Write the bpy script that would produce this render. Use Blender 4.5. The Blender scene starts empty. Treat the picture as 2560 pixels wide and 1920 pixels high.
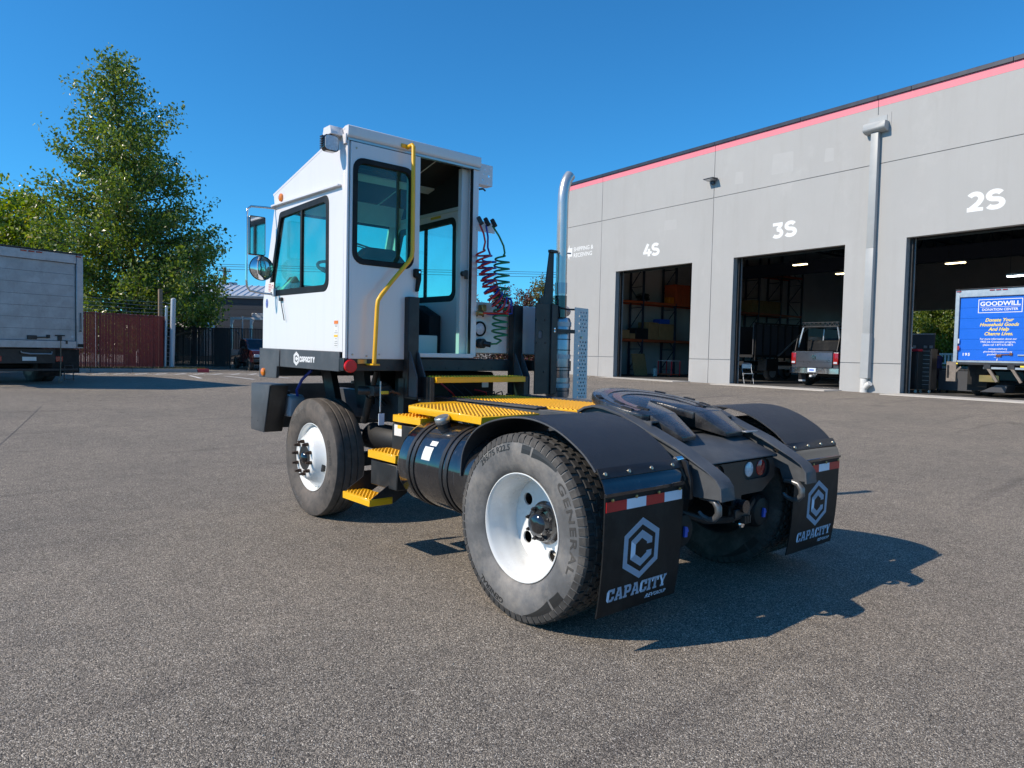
import bpy, bmesh, math, random
import numpy as np
from mathutils import Vector, Matrix
from mathutils.geometry import tessellate_polygon
random.seed(7); rng = np.random.default_rng(7)
S = bpy.context.scene; COL = S.collection; PI = math.pi

# ------------------------------------------------------------------ camera
cam_d = bpy.data.cameras.new('camera'); cam = bpy.data.objects.new('camera', cam_d); COL.objects.link(cam)
cam_d.sensor_width = 36; cam_d.lens = 25.04; cam_d.clip_end = 3000; cam_d.clip_start = .05
_yaw, _pit, _rol = -0.7141, -0.0433, 0.0219
_fw = Vector((-math.sin(_yaw)*math.cos(_pit), math.cos(_yaw)*math.cos(_pit), math.sin(_pit)))
_r = Vector((math.cos(_yaw), math.sin(_yaw), 0)); _u = _r.cross(_fw)
_r2 = _r*math.cos(_rol)+_u*math.sin(_rol); _u2 = _u*math.cos(_rol)-_r*math.sin(_rol)
_m = Matrix((_r2, _u2, -_fw)).transposed().to_4x4(); _m.translation = (-3.774, -2.8575, 1.4613)
cam.matrix_world = _m; S.camera = cam

# ------------------------------------------------------------------ sky and sun
SUN = Vector((-1.13, .44, 1)).normalized()
EL = math.asin(SUN.z); AZ = math.atan2(SUN.x, SUN.y)
W = bpy.data.worlds.new('World'); S.world = W; W.use_nodes = True
wn = W.node_tree; wn.nodes.clear()
sky = wn.nodes.new('ShaderNodeTexSky'); sky.sky_type = 'NISHITA'; sky.sun_disc = False
sky.sun_elevation = EL; sky.sun_rotation = AZ; sky.air_density = 1.0; sky.dust_density = .15; sky.ozone_density = 3.2; sky.altitude = 300
hs = wn.nodes.new('ShaderNodeMixRGB'); hs.blend_type = 'MULTIPLY'; hs.inputs[0].default_value = 1; hs.inputs[2].default_value = (.265, .93, 1.32, 1)   # deep, clear blue of the day
bg = wn.nodes.new('ShaderNodeBackground'); bg.inputs['Strength'].default_value = .125
wo = wn.nodes.new('ShaderNodeOutputWorld')
wn.links.new(sky.outputs[0], hs.inputs[1]); wn.links.new(hs.outputs[0], bg.inputs[0]); wn.links.new(bg.outputs[0], wo.inputs[0])
sd = bpy.data.lights.new('sun', 'SUN'); sd.energy = 5.0; sd.angle = math.radians(.53); sd.color = (1, .88, .73)
so = bpy.data.objects.new('sun', sd); COL.objects.link(so); so.rotation_euler = SUN.to_track_quat('Z', 'Y').to_euler(); so.location = (0, 0, 40)
vs = S.view_settings; vs.view_transform = 'Standard'; vs.look = 'None'; vs.exposure = .06; vs.gamma = 1; vs.use_curve_mapping = False
S.render.resolution_x = 1024; S.render.resolution_y = 768

# ------------------------------------------------------------------ materials
MATS = {}
def mat(name, col, rough=.5, metal=0, var=.12, vscale=3., bump=0, bscale=200., spec=.5, coat=0, dirt=None, dscale=1.5, damt=.4):
    m = bpy.data.materials.new(name); m.use_nodes = True; MATS[name] = m
    nt = m.node_tree; b = nt.nodes['Principled BSDF']; L = nt.links.new
    b.inputs['Roughness'].default_value = rough; b.inputs['Metallic'].default_value = metal
    b.inputs['Specular IOR Level'].default_value = spec; b.inputs['Coat Weight'].default_value = coat; b.inputs['Coat Roughness'].default_value = .05
    tc = nt.nodes.new('ShaderNodeTexCoord')
    n1 = nt.nodes.new('ShaderNodeTexNoise'); n1.inputs['Scale'].default_value = vscale; n1.inputs['Detail'].default_value = 6; n1.inputs['Roughness'].default_value = .65
    L(tc.outputs['Object'], n1.inputs['Vector'])
    r = nt.nodes.new('ShaderNodeValToRGB'); c = Vector(col[:3])
    r.color_ramp.elements[0].position = .3; r.color_ramp.elements[1].position = .7
    r.color_ramp.elements[0].color = (*(c*(1-var)), 1); r.color_ramp.elements[1].color = (*[min(1, x*(1+var*.6)) for x in c], 1)
    L(n1.outputs['Fac'], r.inputs['Fac']); out = r.outputs[0]
    if dirt is not None:
        n2 = nt.nodes.new('ShaderNodeTexNoise'); n2.inputs['Scale'].default_value = dscale; n2.inputs['Detail'].default_value = 9; n2.inputs['Roughness'].default_value = .72
        L(tc.outputs['Object'], n2.inputs['Vector'])
        r2 = nt.nodes.new('ShaderNodeValToRGB'); r2.color_ramp.elements[0].position = .46; r2.color_ramp.elements[1].position = .72
        r2.color_ramp.elements[0].color = (0, 0, 0, 1); r2.color_ramp.elements[1].color = (damt, damt, damt, 1)
        L(n2.outputs['Fac'], r2.inputs['Fac'])
        mx = nt.nodes.new('ShaderNodeMixRGB'); mx.inputs[2].default_value = (*dirt, 1)
        L(r2.outputs[0], mx.inputs[0]); L(out, mx.inputs[1]); out = mx.outputs[0]
    L(out, b.inputs['Base Color'])
    rr_ = nt.nodes.new('ShaderNodeMapRange'); rr_.inputs[3].default_value = max(.03, rough-.08); rr_.inputs[4].default_value = min(1, rough+.1)
    L(n1.outputs['Fac'], rr_.inputs[0]); L(rr_.outputs[0], b.inputs['Roughness'])
    if bump:
        n3 = nt.nodes.new('ShaderNodeTexNoise'); n3.inputs['Scale'].default_value = bscale; n3.inputs['Detail'].default_value = 4
        L(tc.outputs['Object'], n3.inputs['Vector'])
        bp = nt.nodes.new('ShaderNodeBump'); bp.inputs['Strength'].default_value = bump; bp.inputs['Distance'].default_value = .004
        L(n3.outputs['Fac'], bp.inputs['Height']); L(bp.outputs[0], b.inputs['Normal'])
    return m
def emis(name, col, st):
    m = mat(name, col, .5); b = m.node_tree.nodes['Principled BSDF']
    b.inputs['Emission Color'].default_value = (*col, 1); b.inputs['Emission Strength'].default_value = st; return m
def glass(name, tint, refl=1.45):
    m = bpy.data.materials.new(name); m.use_nodes = True; nt = m.node_tree; nt.nodes.clear(); L = nt.links.new; MATS[name] = m
    t = nt.nodes.new('ShaderNodeBsdfTransparent'); t.inputs[0].default_value = (*tint, 1)
    g = nt.nodes.new('ShaderNodeBsdfGlossy'); g.inputs['Roughness'].default_value = .015
    lw = nt.nodes.new('ShaderNodeLayerWeight'); lw.inputs[0].default_value = .5
    pw = nt.nodes.new('ShaderNodeMath'); pw.operation = 'POWER'; pw.inputs[1].default_value = 5; L(lw.outputs['Facing'], pw.inputs[0])
    f = nt.nodes.new('ShaderNodeMath'); f.operation = 'MULTIPLY_ADD'; f.inputs[1].default_value = .8; f.inputs[2].default_value = .035*(refl/1.45); L(pw.outputs[0], f.inputs[0])
    x = nt.nodes.new('ShaderNodeMixShader'); o = nt.nodes.new('ShaderNodeOutputMaterial'); tcg = nt.nodes.new('ShaderNodeTexCoord'); ng = nt.nodes.new('ShaderNodeTexNoise'); ng.inputs['Scale'].default_value = 4; ng.inputs['Detail'].default_value = 8; L(tcg.outputs['Object'], ng.inputs['Vector'])
    mg = nt.nodes.new('ShaderNodeMapRange'); mg.inputs[1].default_value = .4; mg.inputs[2].default_value = .75; mg.inputs[3].default_value = .0; mg.inputs[4].default_value = .06; L(ng.outputs['Fac'], mg.inputs[0])
    df = nt.nodes.new('ShaderNodeBsdfDiffuse'); df.inputs[0].default_value = (.6, .58, .54, 1); xd = nt.nodes.new('ShaderNodeMixShader'); L(mg.outputs[0], xd.inputs[0]); L(t.outputs[0], xd.inputs[1]); L(df.outputs[0], xd.inputs[2]); t = xd
    L(f.outputs[0], x.inputs[0]); L(t.outputs[0], x.inputs[1]); L(g.outputs[0], x.inputs[2]); L(x.outputs[0], o.inputs[0]); return m
mat('white', (.74, .715, .715), .32, var=.04, vscale=1.5, coat=.4, dirt=(.45, .42, .38), damt=.1)
mat('cabin_white', (.62, .66, .66), .45, var=.05)
mat('black', (.013, .013, .0145), .42, var=.25, vscale=8, bump=.12, bscale=350, dirt=(.10, .095, .09), damt=.35, dscale=3)
mat('grey_black', (.066, .072, .081), .5, spec=.35, var=.15, vscale=5, bump=.1, bscale=300, dirt=(.17, .175, .18), damt=.3, dscale=2.5)
mat('fender', (.026, .028, .033), .42, var=.2, vscale=10, bump=1.0, bscale=260, dirt=(.12, .118, .115), damt=.14, dscale=3, spec=.45)
mat('gloss_black', (.008, .009, .012), .08, var=.2, vscale=4, coat=.8, dirt=(.09, .08, .07), damt=.25, dscale=5)
mat('flap', (.005, .005, .0055), .55, spec=.3, var=.3, vscale=6, bump=.1, dirt=(.07, .065, .06), damt=.3, dscale=4)
mat('grease', (.026, .028, .033), .27, var=.5, vscale=14, bump=.6, bscale=60, dirt=(.12, .11, .1), damt=.55, dscale=9, coat=.3)
mat('dark', (.012, .012, .013), .6, var=.4, vscale=6)
mat('dark_metal', (.05, .05, .052), .45, .6, var=.4, vscale=9, dirt=(.10, .08, .06), damt=.5)
mat('yellow', (.88, .46, .006), .38, var=.06, vscale=5, coat=.2, dirt=(.5, .25, .03), damt=.12, dscale=7)
mat('rubber', (.045, .043, .041), .78, var=.25, vscale=14, bump=.15, bscale=120, dirt=(.19, .17, .15), damt=.5, dscale=6)
mat('rubber_side', (.115, .115, .117), .6, var=.35, vscale=9, bump=.08, bscale=150, dirt=(.30, .27, .235), damt=.75, dscale=5)
mat('rubber_brown', (.085, .075, .068), .75, var=.3, vscale=10, dirt=(.20, .16, .13), damt=.5, dscale=5)
mat('tyre_ink', (.02, .02, .02), .5)
mat('rim_white', (.76, .77, .76), .25, var=.05, vscale=4, coat=.4, dirt=(.42, .33, .22), damt=.22, dscale=6)
mat('rust', (.16, .07, .035), .8, var=.4, vscale=30)
mat('chrome', (.78, .78, .79), .09, 1, var=.05)
mat('alu', (.50, .50, .49), .42, .85, var=.1, vscale=8, dirt=(.35, .33, .3), damt=.3)
mat('steel_band', (.40, .42, .46), .3, .9, var=.15, vscale=6)
mat('bolt', (.5, .47, .38), .35, .8)
mat('red_lens', (.30, .006, .008), .18, coat=.6)
mat('amber', (.75, .2, .01), .2, coat=.5)
mat('clear_lens', (.55, .6, .66), .15, coat=.5, var=.25, vscale=60)
mat('red_tape', (.50, .012, .014), .35)
mat('white_tape', (.72, .80, .90), .35)
mat('ink_pale', (.60, .74, .92), .5, var=.05)
mat('decal', (.72, .72, .70), .5)
mat('decal_orange', (.75, .2, .03), .5)
mat('decal_yellow', (.8, .5, .03), .5)
mat('decal_line', (.25, .25, .26), .6)
mat('blue_plastic', (.01, .08, .5), .4)
mat('bottle', (.32, .36, .42), .3, spec=.5)
mat('hose_red', (.45, .02, .025), .35); mat('hose_blue', (.015, .05, .36), .35); mat('hose_green', (.012, .18, .065), .35)
mat('brass', (.45, .3, .12), .35, .9)
mat('seat', (.014, .014, .016), .8, bump=.3, bscale=300)
mat('pale_green', (.35, .55, .48), .6)
mat('blue_sticker', (.12, .15, .42), .4, var=.8, vscale=60)
glass('cab_glass', (.68, .985, .92), 1.4)
glass('clear_glass', (.86, .9, .9), 1.45)
glass('dark_glass', (.05, .06, .07), 1.5)
mat('hook_steel', (.17, .175, .18), .33, .6, var=.3, vscale=15)
mat('shield_paint', (.66, .64, .62), .45, .1, var=.06)
mat('nut', (.085, .055, .042), .5, .5, var=.5, vscale=40)
mat('lift_shaded', (.20, .165, .135), .7, var=.3, vscale=8)  # tan-brown of the lift in shade, put into its colour
mat('pebble', (.35, .32, .28), .8, var=.5, vscale=300)
mat('stack_alu', (.62, .62, .60), .3, .75, var=.1, vscale=6, dirt=(.45, .42, .38), damt=.35)
mat('reflector_red', (.62, .008, .012), .3)
mat('black_glass', (.006, .007, .009), .06, coat=.5)
mat('asphalt_dark', (.12, .11, .10), .85, var=.4, vscale=20)
mat('mirror', (.8, .82, .84), .02, 1, var=0)
# setting
mat('wall_paint', (.385, .385, .38), .7, var=.05, vscale=.35, bump=.15, bscale=60, dirt=(.36, .35, .34), damt=.35, dscale=.5)
mat('wall_patch', (.41, .41, .405), .7, var=.04)
mat('wall_core', (.34, .34, .335), .8)
mat('joint_dark', (.10, .10, .11), .9)
mat('pink', (.80, .22, .27), .6, var=.05, vscale=.5)
mat('cap_metal', (.055, .058, .07), .35, .4)
mat('wall_white', (.74, .75, .75), .6, var=.03)
mat('spout', (.37, .385, .39), .45, var=.06)
mat('pvc', (.72, .71, .68), .4, dirt=(.3, .28, .25), damt=.4, dscale=8)
mat('inner_wall', (.66, .63, .60), .8, var=.15, vscale=.4)
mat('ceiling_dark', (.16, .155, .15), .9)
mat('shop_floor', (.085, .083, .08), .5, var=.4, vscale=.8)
mat('slab', (.5, .47, .42), .85, var=.1, bump=.1)
mat('rack_blue', (.03, .045, .08), .6); mat('rack_orange', (.55, .10, .03), .6)
mat('cardboard', (.45, .27, .12), .85, var=.15); mat('osb', (.42, .27, .12), .85, var=.35, vscale=14)
mat('truck_blue', (.005, .11, .62), .3, var=.05, coat=.4)
mat('ink_yellow', (.9, .68, .04), .5)
mat('galv', (.46, .49, .52), .4, .7, var=.12, vscale=5)
mat('galv_light', (.50, .51, .53), .45, .3, var=.06)
mat('door_alu', (.36, .365, .375), .42, .35, var=.18, vscale=2.2, dirt=(.50, .52, .54), damt=.6, dscale=3.2)
mat('frame_alu', (.42, .43, .45), .4, .5, var=.15, vscale=3, dirt=(.2, .18, .17), damt=.5, dscale=4)
mat('red_slat', (.20, .02, .018), .55, var=.25, vscale=6)
mat('black_slat', (.012, .012, .014), .6)
mat('wood_post', (.22, .16, .11), .85, var=.3, vscale=12)
mat('kerb', (.36, .34, .31), .85, var=.2, vscale=3, bump=.2, bscale=60, dirt=(.15, .14, .13), damt=.5)
mat('kerb_red', (.45, .045, .05), .6, var=.2)
mat('line_paint', (.72, .71, .68), .7, var=.3, vscale=9, dirt=(.25, .24, .23), damt=.35, dscale=5)
mat('metal_roof', (.62, .64, .66), .4, .3, var=.06); mat('siding', (.05, .053, .062), .6, var=.1)
mat('maroon', (.05, .008, .01), .25, coat=.6); mat('pick_grey', (.07, .077, .095), .28, .3, coat=.6)
mat('tool_black', (.022, .022, .024), .35, coat=.3); mat('toolred', (.55, .02, .04), .4); mat('cloth_blue', (.015, .03, .14), .8)
mat('skin', (.25, .14, .1), .6); mat('hair', (.012, .01, .01), .7); mat('denim', (.02, .03, .06), .85)
emis('tube_light', (1, .80, .45), 7); emis('led_light', (.9, .95, 1), 8)
mat('bark', (.11, .085, .06), .9, var=.35, vscale=9, bump=.6, bscale=30)

def leafmat(name, cols, rough=.34, trans=.35, pos=None):
    m = bpy.data.materials.new(name); m.use_nodes = True; MATS[name] = m; nt = m.node_tree; L = nt.links.new
    b = nt.nodes['Principled BSDF']; b.inputs['Roughness'].default_value = rough; b.inputs['Specular IOR Level'].default_value = .55
    g = nt.nodes.new('ShaderNodeNewGeometry'); r = nt.nodes.new('ShaderNodeValToRGB'); r.color_ramp.interpolation = 'LINEAR'
    n = len(cols)
    while len(r.color_ramp.elements) < n: r.color_ramp.elements.new(.5)
    for i, c in enumerate(cols): r.color_ramp.elements[i].position = (pos[i] if pos else i/(n-1)); r.color_ramp.elements[i].color = (*c, 1)
    L(g.outputs['Random Per Island'], r.inputs[0]); L(r.outputs[0], b.inputs['Base Color'])
    t = nt.nodes.new('ShaderNodeBsdfTranslucent'); x = nt.nodes.new('ShaderNodeMixShader'); x.inputs[0].default_value = trans
    br = nt.nodes.new('ShaderNodeMixRGB'); br.blend_type = 'MULTIPLY'; br.inputs[0].default_value = 1; br.inputs[2].default_value = (1.5, 1.6, .5, 1)
    L(r.outputs[0], br.inputs[1]); L(br.outputs[0], t.inputs[0])
    L(b.outputs[0], x.inputs[1]); L(t.outputs[0], x.inputs[2]); L(x.outputs[0], nt.nodes['Material Output'].inputs[0]); return m
leafmat('leaf_big', [(.055, .095, .018), (.095, .15, .022), (.155, .205, .03), (.24, .27, .07), (.42, .42, .26)], .3, .45, [0, .35, .7, .93, 1])
leafmat('leaf_yel', [(.09, .15, .014), (.16, .23, .018), (.26, .28, .02), (.42, .27, .02)], .4, .5, [0, .45, .85, 1])
leafmat('leaf_back', [(.06, .10, .014), (.11, .16, .018), (.19, .21, .025)], .4, .45)
leafmat('leaf_purple', [(.10, .025, .035), (.14, .05, .05), (.08, .09, .03)], .5, .3)
leafmat('leaf_gold', [(.12, .12, .02), (.20, .15, .02), (.10, .11, .02)], .5, .4)
leafmat('grass', [(.06, .075, .02), (.10, .09, .03), (.045, .065, .015)], .6, .3)

def asphalt():
    m = bpy.data.materials.new('asphalt'); m.use_nodes = True; MATS['asphalt'] = m; nt = m.node_tree; L = nt.links.new; N = nt.nodes.new
    b = nt.nodes['Principled BSDF']; b.inputs['Roughness'].default_value = .85; b.inputs['Specular IOR Level'].default_value = .12
    tc = N('ShaderNodeTexCoord')
    def vor(s):
        v = N('ShaderNodeTexVoronoi'); v.inputs['Scale'].default_value = s; L(tc.outputs['Object'], v.inputs['Vector']); return v
    def noise(s, d=5, ro=.6):
        v = N('ShaderNodeTexNoise'); v.inputs['Scale'].default_value = s; v.inputs['Detail'].default_value = d; v.inputs['Roughness'].default_value = ro; L(tc.outputs['Object'], v.inputs['Vector']); return v
    def ramp(src, els):
        r = N('ShaderNodeValToRGB'); e = r.color_ramp.elements
        while len(e) < len(els): e.new(.5)
        for i, (p, c) in enumerate(els): e[i].position = p; e[i].color = (*c, 1)
        L(src, r.inputs[0]); return r.outputs[0]
    def mixc(a, c, fac, mode='MULTIPLY'):
        x = N('ShaderNodeMixRGB'); x.blend_type = mode
        if isinstance(fac, (int, float)): x.inputs[0].default_value = fac
        else: L(fac, x.inputs[0])
        L(a, x.inputs[1])
        if isinstance(c, tuple): x.inputs[2].default_value = (*c, 1)
        else: L(c, x.inputs[2])
        return x.outputs[0]
    v1 = vor(205); v2 = vor(90)
    sep = N('ShaderNodeSeparateColor'); L(v1.outputs['Color'], sep.inputs[0])
    sep2 = N('ShaderNodeSeparateColor'); L(v2.outputs['Color'], sep2.inputs[0])
    c1 = ramp(sep.outputs[0], [(0, (.06, .056, .052)), (.28, (.15, .134, .115)), (.68, (.27, .24, .20)), (.92, (.43, .38, .315)), (1, (.70, .65, .57))])
    c2 = ramp(sep2.outputs[1], [(0, (.55, .56, .58)), (.5, (1, .98, .95)), (1, (1.35, 1.3, 1.22))])
    c = mixc(c1, c2, .35)
    big = ramp(noise(.35, 6, .65).outputs['Fac'], [(.3, (.84, .84, .85)), (.7, (1.12, 1.1, 1.08))]); c = mixc(c, big, 1)
    mid = ramp(noise(4.5, 5, .7).outputs['Fac'], [(.28, (.8, .8, .81)), (.55, (1.02, 1.01, 1)), (.8, (1.1, 1.09, 1.08))]); c = mixc(c, mid, .8)
    # scuffs: long stretched dark tyre marks
    mp = N('ShaderNodeMapping'); mp.inputs['Scale'].default_value = (.16, 2.2, 1); mp.inputs['Rotation'].default_value = (0, 0, .5); L(tc.outputs['Object'], mp.inputs['Vector'])
    ns = N('ShaderNodeTexNoise'); ns.inputs['Scale'].default_value = 1.1; ns.inputs['Detail'].default_value = 7; ns.inputs['Roughness'].default_value = .6; L(mp.outputs[0], ns.inputs['Vector'])
    sc = ramp(ns.outputs['Fac'], [(.57, (1, 1, 1)), (.70, (.76, .76, .78))]); c = mixc(c, sc, 1)
    oil = ramp(noise(.9, 4, .5).outputs['Fac'], [(.66, (1, 1, 1)), (.76, (.64, .65, .67))]); c = mixc(c, oil, .8)
    L(c, b.inputs['Base Color'])
    bp = N('ShaderNodeBump'); bp.inputs['Strength'].default_value = .9; bp.inputs['Distance'].default_value = .005; L(v1.outputs['Distance'], bp.inputs['Height']); bp.invert = True
    L(bp.outputs[0], b.inputs['Normal'])
def streaks(name, col, sx, sz, amt, lo=.5, hi=.75):
    nt = MATS[name].node_tree; L = nt.links.new; b = nt.nodes['Principled BSDF']; src = b.inputs['Base Color'].links[0].from_socket
    tc = nt.nodes.new('ShaderNodeTexCoord'); mp = nt.nodes.new('ShaderNodeMapping'); mp.inputs['Scale'].default_value = (sx, sx, sz); L(tc.outputs['Object'], mp.inputs[0])
    n = nt.nodes.new('ShaderNodeTexNoise'); n.inputs['Scale'].default_value = 1; n.inputs['Detail'].default_value = 8; n.inputs['Roughness'].default_value = .7; L(mp.outputs[0], n.inputs['Vector'])
    r = nt.nodes.new('ShaderNodeValToRGB'); r.color_ramp.elements[0].position = lo; r.color_ramp.elements[1].position = hi; r.color_ramp.elements[0].color = (0, 0, 0, 1); r.color_ramp.elements[1].color = (amt, amt, amt, 1); L(n.outputs['Fac'], r.inputs[0])
    x = nt.nodes.new('ShaderNodeMixRGB'); x.inputs[2].default_value = (*col, 1); L(r.outputs[0], x.inputs[0]); L(src, x.inputs[1]); L(x.outputs[0], b.inputs['Base Color'])
streaks('wall_paint', (.30, .29, .275), 2.2, .22, .30); streaks('wall_paint', (.46, .46, .45), .7, .5, .35, .55, .7)
streaks('white', (.5, .47, .42), 9, .8, .16); streaks('gloss_black', (.16, .18, .2), 40, 2.5, .25, .58, .68); streaks('pink', (.62, .2, .24), 3, .5, .4); streaks('door_alu', (.2, .19, .185), 2.5, .7, .5)
asphalt()
def M(n): return MATS[n]

# ------------------------------------------------------------------ mesh helpers
def rot3(rx=0, ry=0, rz=0):
    return (Matrix.Rotation(rz, 3, 'Z') @ Matrix.Rotation(ry, 3, 'Y') @ Matrix.Rotation(rx, 3, 'X'))
def rr(x0, y0, x1, y1, r, n=4): return rpoly([(x0, y0), (x1, y0), (x1, y1), (x0, y1)], r, n)
def rpoly(pts, r, n=4):
    out = []; k = len(pts)
    for i in range(k):
        p = Vector(pts[i]); a = (Vector(pts[i-1])-p); b = (Vector(pts[(i+1) % k])-p)
        ri = r[i] if isinstance(r, (list, tuple)) else r
        if ri <= 0: out.append(tuple(p)); continue
        ang = a.angle(b); t = min(ri/math.tan(ang/2), a.length*.49, b.length*.49); ri2 = t*math.tan(ang/2)
        a.normalize(); b.normalize(); c = p+(a+b).normalized()*(ri2/math.sin(ang/2)); p0 = p+a*t; p1 = p+b*t
        a0 = math.atan2(p0.y-c.y, p0.x-c.x); a1 = math.atan2(p1.y-c.y, p1.x-c.x); d = (a1-a0+PI) % (2*PI)-PI
        for j in range(n+1): s = a0+d*j/n; out.append((c.x+ri2*math.cos(s), c.y+ri2*math.sin(s)))
    return out
def circ(x, y, r, n=16, ph=0): return [(x+r*math.cos(ph+2*PI*i/n), y+r*math.sin(ph+2*PI*i/n)) for i in range(n)]
AX = {'x': lambda p, a: (a, p[0], p[1]), 'y': lambda p, a: (p[0], a, p[1]), 'z': lambda p, a: (p[0], p[1], a)}
class MB:
    def __init__(s): s.v = []; s.f = []
    def add(s, v, f):
        o = len(s.v); s.v += [tuple(p) for p in v]; s.f += [tuple(i+o for i in q) for q in f]; return s
    def box(s, x0, y0, z0, x1, y1, z1):
        return s.add([(x0, y0, z0), (x1, y0, z0), (x1, y1, z0), (x0, y1, z0), (x0, y0, z1), (x1, y0, z1), (x1, y1, z1), (x0, y1, z1)],
                     [(3, 2, 1, 0), (4, 5, 6, 7), (0, 1, 5, 4), (1, 2, 6, 5), (2, 3, 7, 6), (3, 0, 4, 7)])
    def obox(s, c, size, R=None):
        b = MB().box(-size[0]/2, -size[1]/2, -size[2]/2, size[0]/2, size[1]/2, size[2]/2)
        R = R or Matrix.Identity(3); return s.add([R @ Vector(p)+Vector(c) for p in b.v], b.f)
    def bar(s, p0, p1, w, h, up=(0, 0, 1)):
        p0 = Vector(p0); p1 = Vector(p1); d = (p1-p0); L = d.length; d.normalize(); x = d.cross(Vector(up))
        if x.length < 1e-4: x = d.cross(Vector((0, 1, 0)))
        x.normalize(); z = x.cross(d); R = Matrix((x, d, z)).transposed(); return s.obox((p0+p1)/2, (w, L, h), R)
    def prism(s, poly, ax, a, b, holes=()):
        f = AX[ax]
        if not holes:
            n = len(poly); v = [f(p, a) for p in poly]+[f(p, b) for p in poly]
            return s.add(v, [tuple(range(n)), tuple(range(2*n-1, n-1, -1))]+[(i, (i+1) % n, n+(i+1) % n, n+i) for i in range(n)])
        loops = [poly]+list(holes); flat = [p for l in loops for p in l]; N = len(flat)
        tr = tessellate_polygon([[Vector((p[0], p[1], 0)) for p in l] for l in loops])
        v = [f(p, a) for p in flat]+[f(p, b) for p in flat]; fs = [tuple(t) for t in tr]+[tuple(i+N for i in reversed(t)) for t in tr]
        o = 0
        for l in loops:
            n = len(l); fs += [(o+i, o+(i+1) % n, N+o+(i+1) % n, N+o+i) for i in range(n)]; o += n
        return s.add(v, fs)
    def tube(s, pts, r, n=8, cap=True, closed=False):
        P = [Vector(p) for p in pts]; k = len(P); rs = r if isinstance(r, (list, tuple)) else [r]*k
        def tan(i):
            if closed: return (P[(i+1) % k]-P[i-1]).normalized()
            return (P[min(i+1, k-1)]-P[max(i-1, 0)]).normalized()
        t = tan(0); x = t.orthogonal().normalized(); v = []
        for i in range(k):
            t2 = tan(i); q = t.rotation_difference(t2); x = (q @ x); x = (x-t2*x.dot(t2)).normalized(); y = t2.cross(x); t = t2
            v += [P[i]+(x*math.cos(2*PI*j/n)+y*math.sin(2*PI*j/n))*rs[i] for j in range(n)]
        f = [(i*n+j, i*n+(j+1) % n, (i+1)*n+(j+1) % n, (i+1)*n+j) for i in range(k-1) for j in range(n)]
        if closed: f += [((k-1)*n+j, (k-1)*n+(j+1) % n, (j+1) % n, j) for j in range(n)]
        elif cap: f += [tuple(range(n-1, -1, -1)), tuple((k-1)*n+j for j in range(n))]
        return s.add(v, f)
    def cyl(s, p0, p1, r, n=20, r2=None): return s.tube([p0, p1], [r, r if r2 is None else r2], n)
    def lathe(s, prof, o=(0, 0, 0), ax='x', n=48, close=False):
        # prof: (axial, radius)
        v = []; k = len(prof); o = Vector(o)
        for a, r in prof:
            for j in range(n):
                c, q = r*math.cos(2*PI*j/n), r*math.sin(2*PI*j/n)
                v.append(o+Vector({'x': (a, c, q), 'y': (c, a, q), 'z': (c, q, a)}[ax]))
        f = [(i*n+j, i*n+(j+1) % n, (i+1)*n+(j+1) % n, (i+1)*n+j) for i in range(k-1) for j in range(n)]
        if close: f += [((k-1)*n+j, (k-1)*n+(j+1) % n, (j+1) % n, j) for j in range(n)]
        else:
            if prof[0][1] > 1e-6: f.append(tuple(range(n)))
            if prof[-1][1] > 1e-6: f.append(tuple((k-1)*n+j for j in range(n)))
        return s.add(v, f)
    def sheet(s, secs, cyc=False):
        k = len(secs); n = len(secs[0]); v = [p for q in secs for p in q]
        return s.add(v, [(i*n+j, i*n+j+1, (i+1)*n+j+1, (i+1)*n+j) for i in range(k-1) for j in range(n-1)])
    def xf(s, Mx): s.v = [tuple(Mx @ Vector(p)) for p in s.v]; return s
    def build(s, name, m, parent=None, smooth=False, bev=0, seg=1, kind=None, loc=None, rz=0, label=None):
        me = bpy.data.meshes.new(name); me.from_pydata(s.v, [], s.f)
        bm = bmesh.new(); bm.from_mesh(me)
        if bev:
            bmesh.ops.remove_doubles(bm, verts=bm.verts, dist=1e-5); bmesh.ops.recalc_face_normals(bm, faces=bm.faces)
            ed = [e for e in bm.edges if len(e.link_faces) == 2 and e.calc_face_angle(0) > .5]
            bmesh.ops.bevel(bm, geom=ed, offset=bev, segments=seg, affect='EDGES', profile=.5, clamp_overlap=True)
        bmesh.ops.recalc_face_normals(bm, faces=bm.faces); bm.to_mesh(me); bm.free()
        me.materials.append(M(m) if isinstance(m, str) else m)
        if smooth or bev: me.shade_smooth(); me.set_sharp_from_angle(angle=math.radians(38))
        return put(name, me, parent, kind, loc, rz, label)
def put(name, me, parent=None, kind=None, loc=None, rz=0, label=None):
    o = bpy.data.objects.new(name, me); COL.objects.link(o); o.parent = parent
    if loc is not None: o.location = loc
    if rz: o.rotation_euler = (0, 0, rz)
    if kind: o['kind'] = kind
    if label: o['label'] = label
    return o
def thing(name, label, cat, loc=(0, 0, 0), rz=0, group=None):
    o = bpy.data.objects.new(name, None); COL.objects.link(o); o.location = loc; o.rotation_euler = (0, 0, rz); o.empty_display_size = .1
    return tag(o, label, cat, group)
def tag(o, label, cat, group=None):
    o['label'] = label; o['category'] = cat
    if group: o['group'] = group
    return o
def copy_tree(o, parent=None, loc=None, rz=None):
    c = o.copy(); COL.objects.link(c); c.parent = parent
    if loc is not None: c.location = loc
    if rz is not None: c.rotation_euler = (0, 0, rz)
    for ch in list(o.children): copy_tree(ch, c)
    return c
def B(*a): return MB().box(*a)
_tc = {}
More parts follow.
